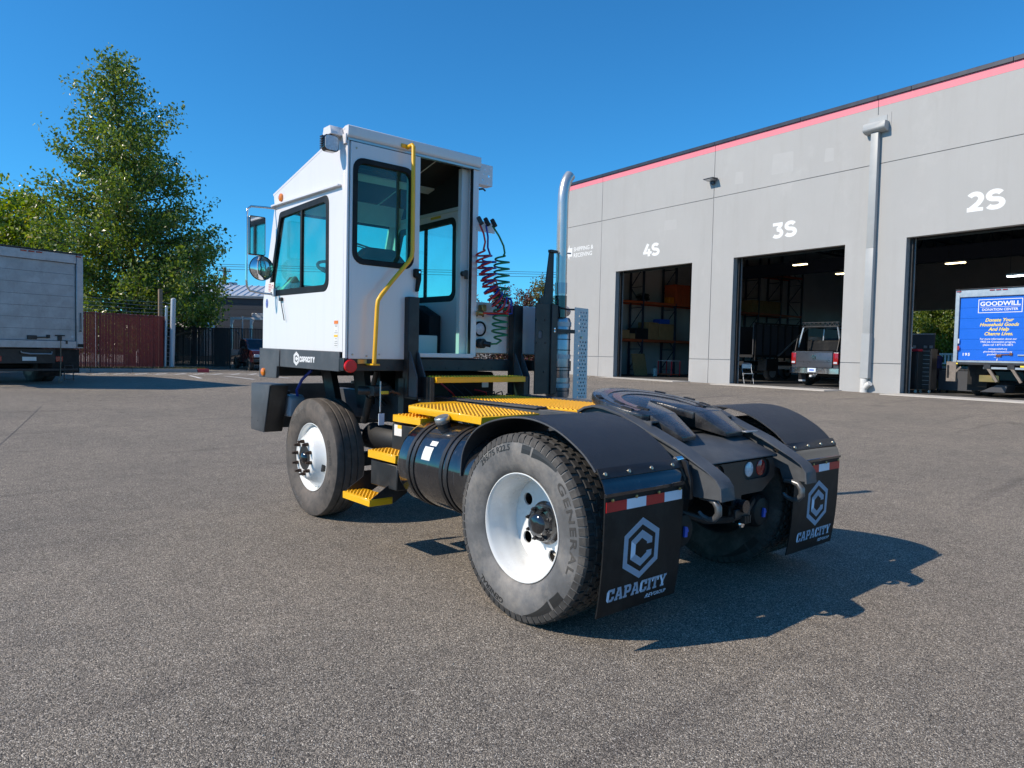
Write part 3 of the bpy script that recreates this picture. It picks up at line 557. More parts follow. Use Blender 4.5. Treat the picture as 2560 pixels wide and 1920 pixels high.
# ---- fenders and mud flaps
FP = [(.535, .72), (.53, .80), (.515, .87), (.47, .945), (.395, 1.012), (.30, 1.058), (.184, 1.09), (.08, 1.108), (-.03, 1.114), (-.12, 1.108), (-.21, 1.09), (-.30, 1.06), (-.385, 1.018), (-.46, .972), (-.51, .93), (-.545, .895)]
def dens(p, n=3):
    out = []
    for i in range(len(p)-1):
        p0, p1, p2, p3 = [np.array(p[min(max(j, 0), len(p)-1)]) for j in (i-1, i, i+1, i+2)]
        for k in range(n):
            t = k/n; out.append(tuple(.5*((2*p1)+(-p0+p2)*t+(2*p0-5*p1+4*p2-p3)*t*t+(-p0+3*p1-3*p2+p3)*t**3)))
    return out+[p[-1]]
hl = hexlogo()
for s in (-1, 1):
    xo, xi = s*1.225, s*.605; D_ = dens(FP, 3); secs = []
    for i, (y, z) in enumerate(D_):
        p0 = Vector(D_[max(0, i-1)]); p1 = Vector(D_[min(len(D_)-1, i+1)]); t = (p1-p0).normalized(); nn = Vector((-t.y, t.x)); nn = -nn*.006
        if nn.y > 0 and i < 999: pass
        secs.append([(xo, y, z), (xi, y, z), (xi, y+nn.x, z+nn.y), (xo, y+nn.x, z+nn.y), (xo, y, z)])
    f = P('fender', MB().sheet(secs), 'fender', smooth=True)
    # rolled edge, front stiffener, support pipe
    MB().tube([(xo, y, z) for y, z in D_], .0045, 6).build('fender_edge', 'grey_black', f, smooth=True)
    P('fender_bracket', B(min(s*.43, s*.7), .18, 1.0, max(s*.43, s*.7), .24, 1.06), 'black')
    br = P('flap_hanger', MB().prism([(-.548, .905), (-.556, .905), (-.598, .842), (-.612, .80), (-.622, .80), (-.622, .782), (-.606, .782), (-.606, .80), (-.59, .842)], 'x', xo, xi), 'gloss_black', bev=.0015)
    MB().prism([(-.551, .912), (-.558, .914), (-.588, .868), (-.580, .864)], 'x', xo+s*.004, xi-s*.03).build('hanger_strip', 'black', br, bev=.001)
    for k in range(4): MB().lathe([(0, .011), (-.006, .010), (-.009, .004), (-.0095, 0)], n=10, ax='y').xf(Matrix.Translation((s*(1.19-k*.178), -.576, .886)) @ Matrix.Rotation(math.radians(-30), 4, 'X')).build('bolt', 'bolt', br, smooth=True)
    for k in range(4): MB().lathe([(0, .009), (-.005, .008), (-.007, 0)], (s*(1.183-k*.178), -.6225, .766), 'y', 10).build('bolt', 'brass', br, smooth=True)
    if s < 0:
        MB().cyl((-.60, -.55, .905), (-.545, -.55, .905), .018, 12).build('hinge_pin', 'chrome', br, smooth=True); MB().bar((-.585, -.56, .90), (-.565, -.60, .80), .012, .012).build('hinge_link', 'dark_metal', br)
    MB().prism([(-.52, .92), (-.60, .90), (-.635, .80), (-.635, .70), (-.60, .69), (-.56, .80)], 'x', s*.545, s*.57).build('hanger_arm', 'black', br, bev=.003)
    def fy(z): return -.612+.04*max(0, (.80-z)/.62)**3
    zz = np.linspace(.80, .182, 13)
    secs = [[(xo-s*.002, fy(z), z), (xi-s*.005, fy(z), z), (xi-s*.005, fy(z)+.008, z), (xo-s*.002, fy(z)+.008, z), (xo-s*.002, fy(z), z)] for z in zz]
    fl = MB().sheet(secs); fl.add(secs[0][:4], [(0, 1, 2, 3)]); fl.add(secs[-1][:4], [(3, 2, 1, 0)]); fl = P('mud_flap', fl, 'flap', smooth=True)
    cols = ['red_tape', 'white_tape']*2 if s < 0 else ['red_tape', 'white_tape']*2
    for k in range(4):
        xa = s*(1.219-k*.15); xb = s*(1.219-(k+1)*.15)
        MB().box(min(xa, xb), -.6165, .708, max(xa, xb), -.6135, .758).build('reflective_tape', cols[k], fl)
    x0 = s*.935; sc = .138
    def warp(o):
        for v in o.data.vertices: v.co.y = fy(v.co.z)-.0012
    ring, Cc = hl
    o1 = flat([scale_loops(ring, sc), scale_loops(Cc, sc)], 'ink_pale', 'flap_logo', fl, (x0, -.62, .493), (1, 0, 0), (0, 0, 1), thick=.0)
    wd, ww = word(SLAB, 'CAPACITY', .07); k = .47/ww
    o2 = flat([scale_loops(l, k, -.235, 0, .066) for l in wd], 'ink_pale', 'flap_lettering', fl, (x0, -.62, .252), (1, 0, 0), (0, 0, 1), thick=.0, slant=.0)
    o3 = text('flap_lettering', 'REV', 'ink_pale', fl, (x0+.105, -.62, .213), (1, 0, 0), (0, 0, 1), .030, shear=.35, off=.012, wide=1.35)
    o4 = text('flap_lettering', 'GROUP', 'ink_pale', fl, (x0+.195, -.62, .213), (1, 0, 0), (0, 0, 1), .028, off=.008, wide=1.05)
    for o in (o1, o2, o3, o4): warp(o)

# ---- yellow grip decks and steps
def grip(parent, x0, y0, x1, y1, z, px=.030, py=.022, zf=None):
    m = MB(); i = 0; y = y0+py*.5
    while y < y1-py*.3:
        x = x0+px*(.5 if i % 2 else .9)
        while x < x1-px*.4:
            zz = z if zf is None else zf(x, y)
            m.add([(x-.010, y-.005, zz), (x+.010, y-.005, zz), (x+.010, y+.005, zz), (x-.010, y+.005, zz), (x-.007, y-.002, zz+.007), (x+.007, y-.002, zz+.007), (x+.007, y+.003, zz+.007), (x-.007, y+.003, zz+.007)],
                  [(4, 5, 6, 7), (0, 1, 5, 4), (1, 2, 6, 5), (2, 3, 7, 6), (3, 0, 4, 7)]); x += px
        y += py; i += 1
    return m.build('grip_teeth', 'yellow', parent, kind='stuff')
def tray(name, x0, y0, x1, y1, z, h=.045):
    m = MB().box(x0, y0, z-.008, x1, y1, z)
    m.box(x0, y0, z-h, x0+.006, y1, z-.0081); m.box(x1-.006, y0, z-h, x1, y1, z-.0081); m.box(x0+.0061, y0, z-h, x1-.0061, y0+.006, z-.0081); m.box(x0+.0061, y1-.006, z-h, x1-.0061, y1, z-.0081)
    o = P(name, m, 'yellow', bev=.002); grip(o, x0+.01, y0+.008, x1-.01, y1-.008, z); return o
tray('centre_deck', -.342, .33, .342, 1.90, 1.088, .03)
# left deck slopes a little to the rear
o = P('side_deck', MB().prism([(-1.0, .63), (-.47, .66), (-.47, 1.64), (-.80, 1.62), (-1.0, 1.47)], 'z', -.05, 0), 'yellow', bev=.003)
grip(o, -.985, .66, -.485, 1.46, 0); o.matrix_local = Matrix.Translation((0, 1.05, 1.064)) @ Matrix.Rotation(.02, 4, 'X') @ Matrix.Translation((0, -1.05, 0))
P('deck_bracket', B(-.93, .68, .955, -.55, .74, 1.01), 'yellow'); P('deck_bracket', B(-.93, 1.3, .955, -.55, 1.34, 1.01), 'yellow')
tray('upper_step', -1.03, 1.27, -.80, 1.63, .995, .05)
bx = P('battery_box', B(-1.005, 1.30, .45, -.60, 1.68, .925), 'black', bev=.006)
MB().box(-1.0065, 1.545, .84, -1.0055, 1.645, .92).build('warning_decal', 'decal', bx); MB().box(-1.0075, 1.545, .895, -1.0067, 1.60, .92).build('warning_decal', 'decal_yellow', bx)
tray('middle_step', -1.18, 1.345, -.99, 1.72, .738, .055)
P('step_box', B(-1.155, 1.36, .485, -.80, 1.72, .665), 'black', bev=.006)
tray('lower_step', -1.305, 1.47, -1.12, 1.86, .425, .05)
for y in (1.475, 1.855): P('step_hanger', MB().prism([(-1.30, .38), (-1.30, .42), (-1.14, .52), (-1.14, .56), (-1.0, .56), (-1.0, .44), (-1.11, .38)], 'y', y-.003, y+.003), 'black')
tray('cab_step', -.60, 1.70, .33, 1.86, 1.262, .045)
P('step_bracket', B(.33, 1.72, 1.05, .38, 1.86, 1.26), 'black'); P('step_bracket', B(-.64, 1.72, 1.05, -.605, 1.86, 1.26), 'black')

# ---- fuel tank
tk = P('fuel_tank', MB().lathe([(.40, 0), (.40, .24), (.405, .268), (.42, .283), (.44, .286), (1.24, .286), (1.262, .283), (1.277, .268), (1.283, .24), (1.262, .23), (1.262, 0)], (-.93, 0, .695), 'y', 56), 'gloss_black', smooth=True)
for y in (.70, .755, 1.075, 1.13):
    MB().lathe([(y-.016, .287), (y-.016, .2925), (y+.016, .2925), (y+.016, .287)], (-.93, 0, .695), 'y', 56, True).build('tank_strap', 'black', tk, bev=.001)
c0 = Vector((-.93-.286*math.sin(.35), .985, .695+.286*math.cos(.35))); nrm = Vector((-math.sin(.35), 0, math.cos(.35)))
MB().cyl(c0-nrm*.02, c0+nrm*.03, .045, 20).build('filler_neck', 'black', tk, smooth=True)
cap = MB().cyl(c0+nrm*.03, c0+nrm*.075, .052, 12).build('filler_cap', 'alu', tk, bev=.006)
def tank_decal(name, m, a0, a1, y0, y1):
    MB().sheet([[(-.93-.2875*math.sin(a), y, .695+.2875*math.cos(a)) for a in np.linspace(a0, a1, 6)] for y in (y0, y1)]).build(name, m, tk)
tank_decal('tank_label', 'decal', 1.02, 1.33, .89, .985); tank_decal('tank_label', 'decal', .86, .98, .875, .945)
for k, (x, y) in enumerate(((-.88, .86), (-.84, .78), (-.90, .70), (-.83, .64))): MB().cyl((x, y, .955), (x, y, 1.0), .018-.003*(k % 2), 10).build('tank_fitting', 'dark_metal', tk, smooth=True)
# ---- cab shell
XL, XR, YR = -1.225, .02, 2.03
side = [(2.045, 1.44), (3.585, 1.455), (3.582, 1.885), (3.335, 2.70), (3.358, 2.82), (2.045, 3.118)]
win = [(2.292, 1.925), (2.302, 2.645), (3.215, 2.628), (3.452, 1.935)]
winr = rpoly(win, [.07, .06, .04, .07], 5)
def shrink(poly, d):
    c = Vector((sum(p[0] for p in poly)/len(poly), sum(p[1] for p in poly)/len(poly))); out = []
    for p in poly:
        v = Vector(p)-c; out.append(tuple(c+Vector((v.x*(1-d/abs(1.15/2)), v.y*(1-d/abs(.72/2))))))
    return out
win_in = rpoly([(2.332, 1.965), (2.338, 2.607), (3.195, 2.59), (3.405, 1.972)], [.05, .045, .03, .05], 5)
for nm, xa, xb, so in (('side_panel', XL, XL+.03, -1), ('side_panel', XR-.03, XR, 1)):
    pn = P(nm, MB().prism(side, 'x', xa, xb, [winr]), 'white', bev=.003)
    xo = XL if so < 0 else XR
    fr_ = MB().prism(rpoly([(2.278, 1.91), (2.288, 2.66), (3.222, 2.642), (3.468, 1.92)], [.085, .07, .05, .085], 5), 'x', xo+so*.004, xo-so*.034, [win_in]).build('window_frame', 'flap', pn, bev=.004)
    MB().prism(win_in, 'x', xo-so*.012, xo-so*.016).build('window_glass', 'cab_glass', pn)
    MB().box(min(xo-so*.022, xo+so*.002), 2.772, 1.95, max(xo-so*.022, xo+so*.002), 2.803, 2.62).build('window_mullion', 'flap', pn, bev=.002)
    if so < 0:
        MB().prism([(3.345, 2.70), (3.335, 2.716), (2.09, 2.702), (2.085, 2.684)], 'x', XL-.034, XL-.001).build('drip_rail', 'white', pn, bev=.003)
        MB().lathe([(XL-.001, .036), (XL-.012, .034), (XL-.02, .02), (XL-.022, 0)], (0, 3.19, 2.765), 'x', 14).build('marker_lamp', 'amber', pn, smooth=True)
        MB().box(XL-.0012, 2.115, 1.475, XL-.0004, 2.18, 1.68).build('warning_decal', 'decal', pn)
        MB().box(XL-.002, 2.115, 1.655, XL-.0014, 2.18, 1.68).build('warning_decal', 'decal_orange', pn); MB().box(XL-.002, 2.12, 1.555, XL-.0014, 2.18, 1.572).build('warning_decal', 'decal_yellow', pn)
        for k, (z, w) in enumerate(((1.645, .045), (1.635, .035), (1.6, .02), (1.585, .05), (1.54, .025), (1.52, .04), (1.505, .05), (1.488, .045))): MB().box(XL-.002, 2.147-w/2, z, XL-.0014, 2.147+w/2, z+.004).build('decal_text', 'decal_line', pn)
        MB().prism(circ(0, 0, 1, 20), 'x', 0, .001).xf(Matrix.Translation((XL-.0016, 3.49, 1.862)) @ Matrix.Diagonal((1, .026, .042, 1))).build('oval_sticker', 'blue_sticker', pn)
        MB().box(XL-.0365+.02, 3.30, 1.955, XL-.0358+.02, 3.425, 2.04).build('window_sticker', 'decal', pn)
        for k in range(5): MB().box(XL-.0375+.02, 3.365, 1.965+k*.014, XL-.0368+.02, 3.415, 1.971+k*.014).build('sticker_stripe', 'red_tape', pn)
        MB().lathe([(0, .02), (.001, .02), (.001, .014), (0, .014)], (XL-.0175, 3.33, 1.998), 'x', 16, True).build('sticker_ring', 'red_tape', pn)
        # wiper type aerial under the window
        MB().obox((XL-.012, 3.16, 1.885), (.02, .05, .03)).build('aerial_base', 'black', pn, bev=.003)
        MB().tube([(XL-.015, 3.155, 1.88), (XL-.018, 3.07, 1.70)], .004, 6).build('aerial', 'dark_metal', pn)
rf = P('roof', MB().prism([(2.04, 3.122), (2.04, 3.098), (3.36, 2.797), (3.372, 2.822)], 'x', XL-.002, XR+.002), 'white', bev=.004)
P('front_header', MB().prism([(3.372, 2.818), (3.345, 2.795), (3.318, 2.70), (3.345, 2.70)], 'x', XL+.031, XR-.031), 'white')
P('front_panel', MB().prism([(3.585, 1.455), (3.585, 1.90), (3.557, 1.90), (3.557, 1.455)], 'x', XL+.031, XR-.031), 'white')
P('windscreen', MB().prism([(3.565, 1.91), (3.57, 1.91), (3.335, 2.69), (3.33, 2.69)], 'x', XL+.07, XR-.07), 'cab_glass')
for x0, x1 in ((XL+.031, XL+.085), (XR-.085, XR-.031)): P('windscreen_pillar', MB().prism([(3.555, 1.90), (3.582, 1.90), (3.337, 2.70), (3.312, 2.70)], 'x', x0, x1), 'cabin_white')
P('windscreen_rubber', MB().prism([(3.325, 2.66), (3.345, 2.66), (3.335, 2.71), (3.315, 2.71)], 'x', XL+.086, XR-.086), 'flap')
P('wiper', MB().tube([(-.40, 3.43, 2.50), (-.22, 3.44, 2.47), (-.02, 3.45, 2.43)], .008, 6).tube([(-.42, 3.44, 2.485), (-.0, 3.46, 2.415)], .006, 6), 'dark')
# rear wall pieces
P('rear_header', MB().prism([(1.995, 3.032), (1.985, 3.05), (1.985, 3.12), (2.04, 3.123), (2.04, 3.03)], 'x', XL-.004, XR+.006), 'white', bev=.004)
P('door_track', B(XL, 1.992, 3.012, XR, 2.03, 3.029), 'alu')
P('rear_wall', MB().prism([(XL+.031, 1.43), (-.60, 1.43), (-.60, 3.01), (XL+.031, 3.01)], 'y', 2.035, 2.06, [rr(-1.16, 2.13, -.67, 2.89, .05)]), 'cabin_white')
P('rear_post', B(-.045, 2.005, 1.42, XR, 2.06, 3.025), 'white', bev=.004); P('jamb_seal', B(-.055, 2.0, 1.42, -.0455, 2.03, 3.02), 'flap')
jp = P('door_jamb', B(-.115, 2.07, 1.43, -.03, 2.12, 3.02), 'cabin_white', bev=.003)
MB().obox((-.09, 2.02, 2.12), (.03, .02, .075)).build('latch_plate', 'dark_metal', jp, bev=.003); MB().cyl((-.125, 2.03, 2.125), (-.125, 2.0, 2.125), .022, 12).build('latch_striker', 'dark_metal', jp)
P('door_sill', B(-.60, 1.985, 1.412, -.02, 2.06, 1.447), 'white', bev=.003); P('rear_corner_post', B(XL-.0, 2.0, 1.39, XL+.018, 2.044, 3.03), 'white', bev=.003)
# sliding door, slid left
dr = P('sliding_door', MB().prism([(-1.20, 1.392), (-.585, 1.392), (-.585, 3.008), (-1.20, 3.008)], 'y', 1.992, 2.018, [rr(-1.165, 2.125, -.655, 2.882, .075, 5)]), 'white', bev=.003)
MB().prism(rr(-1.182, 2.105, -.637, 2.90, .09, 5), 'y', 1.984, 2.026, [rr(-1.142, 2.148, -.678, 2.858, .06, 5)]).build('door_window_frame', 'flap', dr, bev=.004)
MB().prism(rr(-1.142, 2.148, -.678, 2.858, .06, 5), 'y', 2.004, 2.008).build('door_glass', 'cab_glass', dr)
MB().prism(rr(-1.165, 2.15, -.76, 2.85, .06, 5), 'y', 2.027, 2.034, [rr(-1.145, 2.17, -.785, 2.83, .05, 5)]).build('inner_window_trim', 'flap', dr)
for x, z in ((-1.17, 1.425), (-1.05, 1.415), (-.94, 1.428), (-.70, 1.42), (-1.155, 2.965)): MB().lathe([(1.992, .008), (1.987, .007), (1.985, 0)], (x, 0, z), 'y', 10).build('door_bolt', 'bolt', dr, smooth=True)
hd = MB().prism([(-.645, 2.115), (-.582, 2.115), (-.582, 2.03), (-.605, 1.935), (-.625, 1.935), (-.615, 2.04), (-.645, 2.05)], 'y', 1.955, 1.991).build('door_handle', 'flap', dr, bev=.006)
MB().cyl((-.605, 1.956, 2.09), (-.605, 1.95, 2.09), .009, 10).build('key_lock', 'chrome', hd)
# yellow grab rail
rail = [(-.715, 1.985, 3.055), (-.715, 1.915, 3.06), (-.714, 1.90, 3.045), (-.708, 1.90, 2.24), (-.716, 1.90, 2.195), (-.742, 1.90, 2.155), (-.89, 1.90, 1.99), (-.985, 1.90, 1.875), (-1.01, 1.90, 1.835), (-1.016, 1.90, 1.79), (-1.035, 1.90, 1.36)]
gr = P('grab_rail', MB().tube(rail, .0165, 12), 'yellow', smooth=True)
MB().box(-.775, 1.975, 3.045, -.70, 1.984, 3.075).build('rail_bracket', 'yellow', gr, bev=.002); MB().box(-1.05, 1.89, 1.345, -.99, 2.0, 1.358).build('rail_bracket', 'yellow', gr, bev=.002)
MB().box(-1.125, 1.992, 1.355, -1.045, 1.999, 1.39).build('rail_plate', 'brass', gr, bev=.002)
# interior
P('cab_floor', B(XL+.032, 2.061, 1.42, XR-.032, 3.55, 1.435), 'dark'); P('headliner', MB().prism([(2.07, 3.095), (2.07, 3.085), (3.3, 2.79), (3.3, 2.80)], 'x', XL+.032, XR-.032), 'seat')
P('roof_rib', MB().prism([(2.62, 2.955), (2.62, 2.94), (2.72, 2.915), (2.72, 2.93)], 'x', XL+.04, XR-.04), 'cabin_white'); P('roof_rib', MB().prism([(2.10, 3.08), (2.13, 3.07), (3.2, 2.805), (3.2, 2.815)], 'x', -.32, -.31), 'cabin_white')
P('side_liner', MB().prism([(2.12, 2.735), (3.25, 2.735), (3.25, 2.80), (2.12, 3.07)], 'x', XR-.040, XR-.0305), 'seat'); P('liner_trim', B(XR-.048, 2.12, 2.705, XR-.031, 3.28, 2.733), 'cabin_white')
P('side_liner', MB().prism([(2.12, 2.735), (3.25, 2.735), (3.25, 2.80), (2.12, 3.07)], 'x', XL+.0305, XL+.040), 'seat')
P('cab_decal', B(XR-.034, 2.52, 2.672, XR-.0315, 2.68, 2.695), 'decal_yellow')
con = P('overhead_console', MB().prism([(3.12, 2.835), (3.28, 2.80), (3.30, 2.69), (3.22, 2.66)], 'x', XL+.04, XR-.04), 'cabin_white', bev=.006)
for x in (-.95, -.62, -.33):
    MB().add([(x-.13, 3.135, 2.815), (x+.13, 3.135, 2.815), (x+.13, 3.195, 2.705), (x-.13, 3.195, 2.705)], [(0, 1, 2, 3)]).build('speaker_panel', 'seat', con)
st_ = P('seat', MB().prism(rpoly([(-.90, 1.95), (-.34, 1.95), (-.36, 2.22), (-.48, 2.33), (-.76, 2.33), (-.88, 2.22)], .08, 5), 'y', 2.50, 2.62), 'seat', bev=.03, seg=2)
MB().prism(rpoly([(-.88, 1.80), (-.34, 1.80), (-.34, 1.92), (-.88, 1.92)], .04), 'y', 2.45, 3.0).build('seat_cushion', 'seat', st_, bev=.02, seg=2); MB().box(-.78, 2.55, 1.436, -.44, 2.9, 1.80).build('seat_base', 'dark', st_)
P('seat_shroud', MB().prism([(2.46, 1.437), (2.90, 1.437), (2.90, 1.885), (2.71, 1.885), (2.46, 1.78)], 'x', -.16, -.035), 'seat', bev=.004)
P('heater_box', B(-.40, 2.32, 1.437, -.165, 2.52, 1.60), 'cabin_white', bev=.005); P('foot_panel', B(-.52, 2.70, 1.437, -.42, 2.74, 1.75), 'cabin_white')
ds = P('dashboard', MB().prism([(3.12, 1.44), (3.05, 1.90), (3.12, 2.02), (3.30, 2.03), (3.55, 1.92), (3.55, 1.44)], 'x', XL+.09, XR-.09), 'seat', bev=.01)
MB().prism([(-1.17, 1.98), (-.99, 1.98), (-1.08, 2.10)], 'y', 3.20, 3.34).build('pale_triangle', 'pale_green', ds)  # pale green triangle set on the dashboard
sw = [(.17*math.cos(a), .17*math.sin(a), 0) for a in np.linspace(0, 2*PI, 33)[:-1]]
SM = Matrix.Translation((-.80, 2.98, 2.17)) @ Matrix.Rotation(math.radians(28), 4, 'X')
s1 = P('steering_wheel', MB().tube(sw, .014, 8, closed=True).xf(SM), 'flap', smooth=True); MB().tube([(0, 0, 0), (0, .08, -.2), (0, .16, -.3)], .03, 10).tube([(-.17, 0, 0), (0, 0, -.02), (.17, 0, 0)], .012, 6).xf(SM).build('steering_column', 'flap', s1, smooth=True)
# fascia and deck frame under the cab
fa = P('cab_skirt', MB().prism([(2.07, 1.292), (2.07, 1.444), (3.60, 1.459), (3.605, 1.196), (3.225, 1.198), (3.212, 1.30)], 'x', XL-.014, XL+.004), 'grey_black', bev=.004)
MB().prism([(3.165, 1.30), (3.16, 1.446), (3.602, 1.4595), (3.606, 1.194), (3.222, 1.196), (3.21, 1.30)], 'x', XL-.022, XL-.0145).build('skirt_cap', 'grey_black', fa, bev=.003)
MB().lathe([(XL-.022, .036), (XL-.036, .034), (XL-.044, .022), (XL-.046, 0)], (0, 3.50, 1.243), 'x', 18).build('side_marker', 'amber', fa, smooth=True)
ring, Cc = hl
outer_hex = [[(0, 1.14), (1, .58), (1, -.58), (0, -1.14), (-1, -.58), (-1, .58)], Cc[0]]
flat([scale_loops([outer_hex[0]]+[[(p[0]*.82, p[1]*.82) for p in hl[0][0]]], .052), scale_loops([[(p[0]*.78, p[1]*.78) for p in hl[0][0]], [(p[0]*.92, p[1]*.92) for p in Cc[0]]], .052)], 'wall_white', 'skirt_logo', fa, (XL-.0142, 2.826, 1.376), (0, -1, 0), (0, 0, 1), thick=.001)
wd, ww = word(BLOCK, 'CAPACITY', .09); k = .285/ww
flat([scale_loops(l, k, 0, 0, .046) for l in wd], 'wall_white', 'skirt_lettering', fa, (XL-.0142, 2.764, 1.350), (0, -1, 0), (0, 0, 1), thick=.001, slant=.0)
P('front_skirt', B(XL+.005, 3.585, 1.20, 1.18, 3.603, 1.455), 'grey_black', bev=.003)
sb = P('rear_sill_beam', B(XL-.012, 2.0, 1.30, 1.19, 2.068, 1.398), 'black', bev=.003)
for x in (-1.0, -.86, -.55, -.45, -.30, -.16, .1, .2): MB().lathe([(2.0, .008), (1.9965, .007), (1.996, 0)], (x, 0, 1.325), 'y', 8).build('sill_bolt', 'dark_metal', sb)
MB().lathe([(2.0, .05), (1.982, .05), (1.976, .044), (1.9755, .0)], (-1.185, 0, 1.337), 'y', 28).build('side_reflector', 'reflector_red', sb, smooth=True)
P('deck_frame', B(-1.20, 2.07, 1.31, 1.18, 3.58, 1.39), 'dark')
# front bumper
bpm = P('front_bumper', MB().prism([(3.83, .692), (3.52, .688), (3.39, 1.125), (3.825, 1.128)], 'x', XL-.013, XL+.0), 'grey_black', bev=.01, seg=2)
MB().prism([(XL+.001, .69), (XL+.001, 1.123), (-1.06, 1.123), (-1.06, .69)], 'y', 0, .012).xf(Matrix(((1, 0, 0, 0), (0, 1, -.30, 3.726), (0, 0, 1, 0), (0, 0, 0, 1)))).build('bumper_return', 'black', bpm, bev=.003)
MB().box(XL+.001, 3.39, 1.118, -1.06, 3.83, 1.13).build('bumper_top', 'grey_black', bpm)
MB().box(XL, 3.815, .69, 1.22, 3.84, 1.12).build('bumper_face', 'grey_black', bpm, bev=.004)
for y, z in ((3.80, .80), (3.66, .785)): MB().lathe([(XL-.014, .007), (XL-.0145, 0)], (0, y, z), 'x', 8).build('bumper_hole', 'dark', bpm)
wb_ = P('washer_bottle', MB().prism(rpoly([(3.40, .83), (3.72, .83), (3.74, 1.01), (3.66, 1.03), (3.42, 1.03), (3.38, 1.0)], .03), 'x', -1.04, -.90), 'bottle', bev=.015, seg=2)
MB().cyl((-.98, 3.62, 1.03), (-.98, 3.62, 1.06), .035, 14).build('bottle_cap', 'black', wb_); MB().box(-1.046, 3.42, .82, -1.041, 3.70, .915).build('fluid_mark', 'hose_blue', None) if False else None
# mirror and work light
mr = P('mirror_arm', MB().tube([(-1.20, 3.31, 2.685), (-1.30, 3.34, 2.69), (-1.425, 3.36, 2.685), (-1.455, 3.36, 2.66), (-1.462, 3.36, 2.60), (-1.462, 3.36, 2.05), (-1.455, 3.36, 1.99), (-1.43, 3.36, 1.955), (-1.33, 3.34, 1.94), (-1.21, 3.30, 1.93)], .0095, 10), 'chrome', smooth=True)
mh = MB().prism(rr(-1.458, 2.262, -1.318, 2.597, .012, 3), 'y', 3.30, 3.345).build('mirror_head', 'gloss_black', mr, bev=.004); MB().prism(rr(-1.450, 2.27, -1.326, 2.588, .008, 3), 'y', 3.2985, 3.2995).build('mirror_glass', 'mirror', mh)
cv = MB().lathe([(3.30, .108), (3.29, .108), (3.288, .102), (3.30, .102)], (-1.355, 0, 2.152), 'y', 36, True).lathe([(3.30, .1), (3.33, .06), (3.34, 0)], (-1.355, 0, 2.152), 'y', 36).build('convex_mirror', 'gloss_black', mr, smooth=True)
MB().lathe([(3.2895, .1015), (3.282, .085), (3.276, .06), (3.2735, .03), (3.2725, 0)], (-1.355, 0, 2.152), 'y', 36).build('convex_mirror_glass', 'mirror', cv, smooth=True)
MB().cyl((-1.205, 3.31, 2.66), (-1.205, 3.31, 2.71), .02, 10).build('mirror_clamp', 'black', mr); MB().box(-1.25, 3.29, 1.915, -1.215, 3.315, 1.985).build('mirror_clamp', 'cabin_white', mr)
wl = P('work_light_bracket', MB().prism([(2.06, 3.05), (2.20, 3.05), (2.18, 3.115), (2.08, 3.115)], 'x', -1.33, -1.226), 'white', bev=.003)
lh = MB().prism(rr(-1.375, 2.925, -1.255, 3.045, .03, 4), 'y', 2.075, 2.13).build('work_light', 'gloss_black', wl, bev=.004)
MB().prism(rr(-1.367, 2.933, -1.263, 3.037, .024, 4), 'y', 2.069, 2.0745).build('light_lens', 'clear_lens', lh)
for k in range(6): MB().box(-1.384, 2.085, 2.94+k*.017, -1.3755, 2.13, 2.948+k*.017).build('cooling_fin', 'black', lh)
MB().tube([(-1.315, 2.1, 3.045), (-1.315, 2.1, 3.08)], .012, 8).build('light_mount', 'black', wl)
P('corner_hinge', B(XL-.016, 2.0, 2.985, XL-.003, 2.05, 3.06), 'white', bev=.002)

# ---- engine cowl to the right of the cab
cw = P('engine_cowl', B(.026, 2.07, 1.45, 1.15, 3.50, 1.897), 'white', bev=.008)
MB().box(.026, 2.045, 1.458, .40, 2.069, 1.90).build('cowl_rear_panel', 'white', cw, bev=.002)
MB().prism(circ(.083, 1.667, .066, 28), 'y', 2.030, 2.0445, [circ(.083, 1.667, .052, 28)]).build('lamp_gasket', 'flap', cw)
MB().lathe([(2.044, .052), (2.034, .05), (2.028, .03), (2.026, 0)], (.083, 0, 1.667), 'y', 24).build('deck_lamp', 'clear_lens', cw, smooth=True)
for x, z in ((.05, 1.78), (.12, 1.78)): MB().lathe([(2.045, .009), (2.038, .008), (2.037, 0)], (x, 0, z), 'y', 8).build('cowl_bolt', 'dark_metal', cw)
P('antenna_bracket', MB().prism([(.03, 3.085), (.185, 3.085), (.185, 2.908), (.03, 2.908)], 'y', 2.03, 2.034, [circ(.145, 2.99, .012, 10), circ(.10, 3.04, .006, 8), circ(.08, 2.95, .006, 8), circ(.13, 2.93, .005, 8), circ(.06, 3.06, .005, 8), circ(.165, 3.06, .005, 8), circ(.09, 3.0, .005, 8)]).box(.03, 2.0345, 2.908, .185, 2.12, 2.914).box(.03, 2.0345, 2.9141, .034, 2.12, 3.085), 'white')
P('cable_stub', MB().tube([(.03, 2.02, 2.86), (.06, 2.0, 2.865), (.09, 2.01, 2.855)], .008, 6), 'dark')
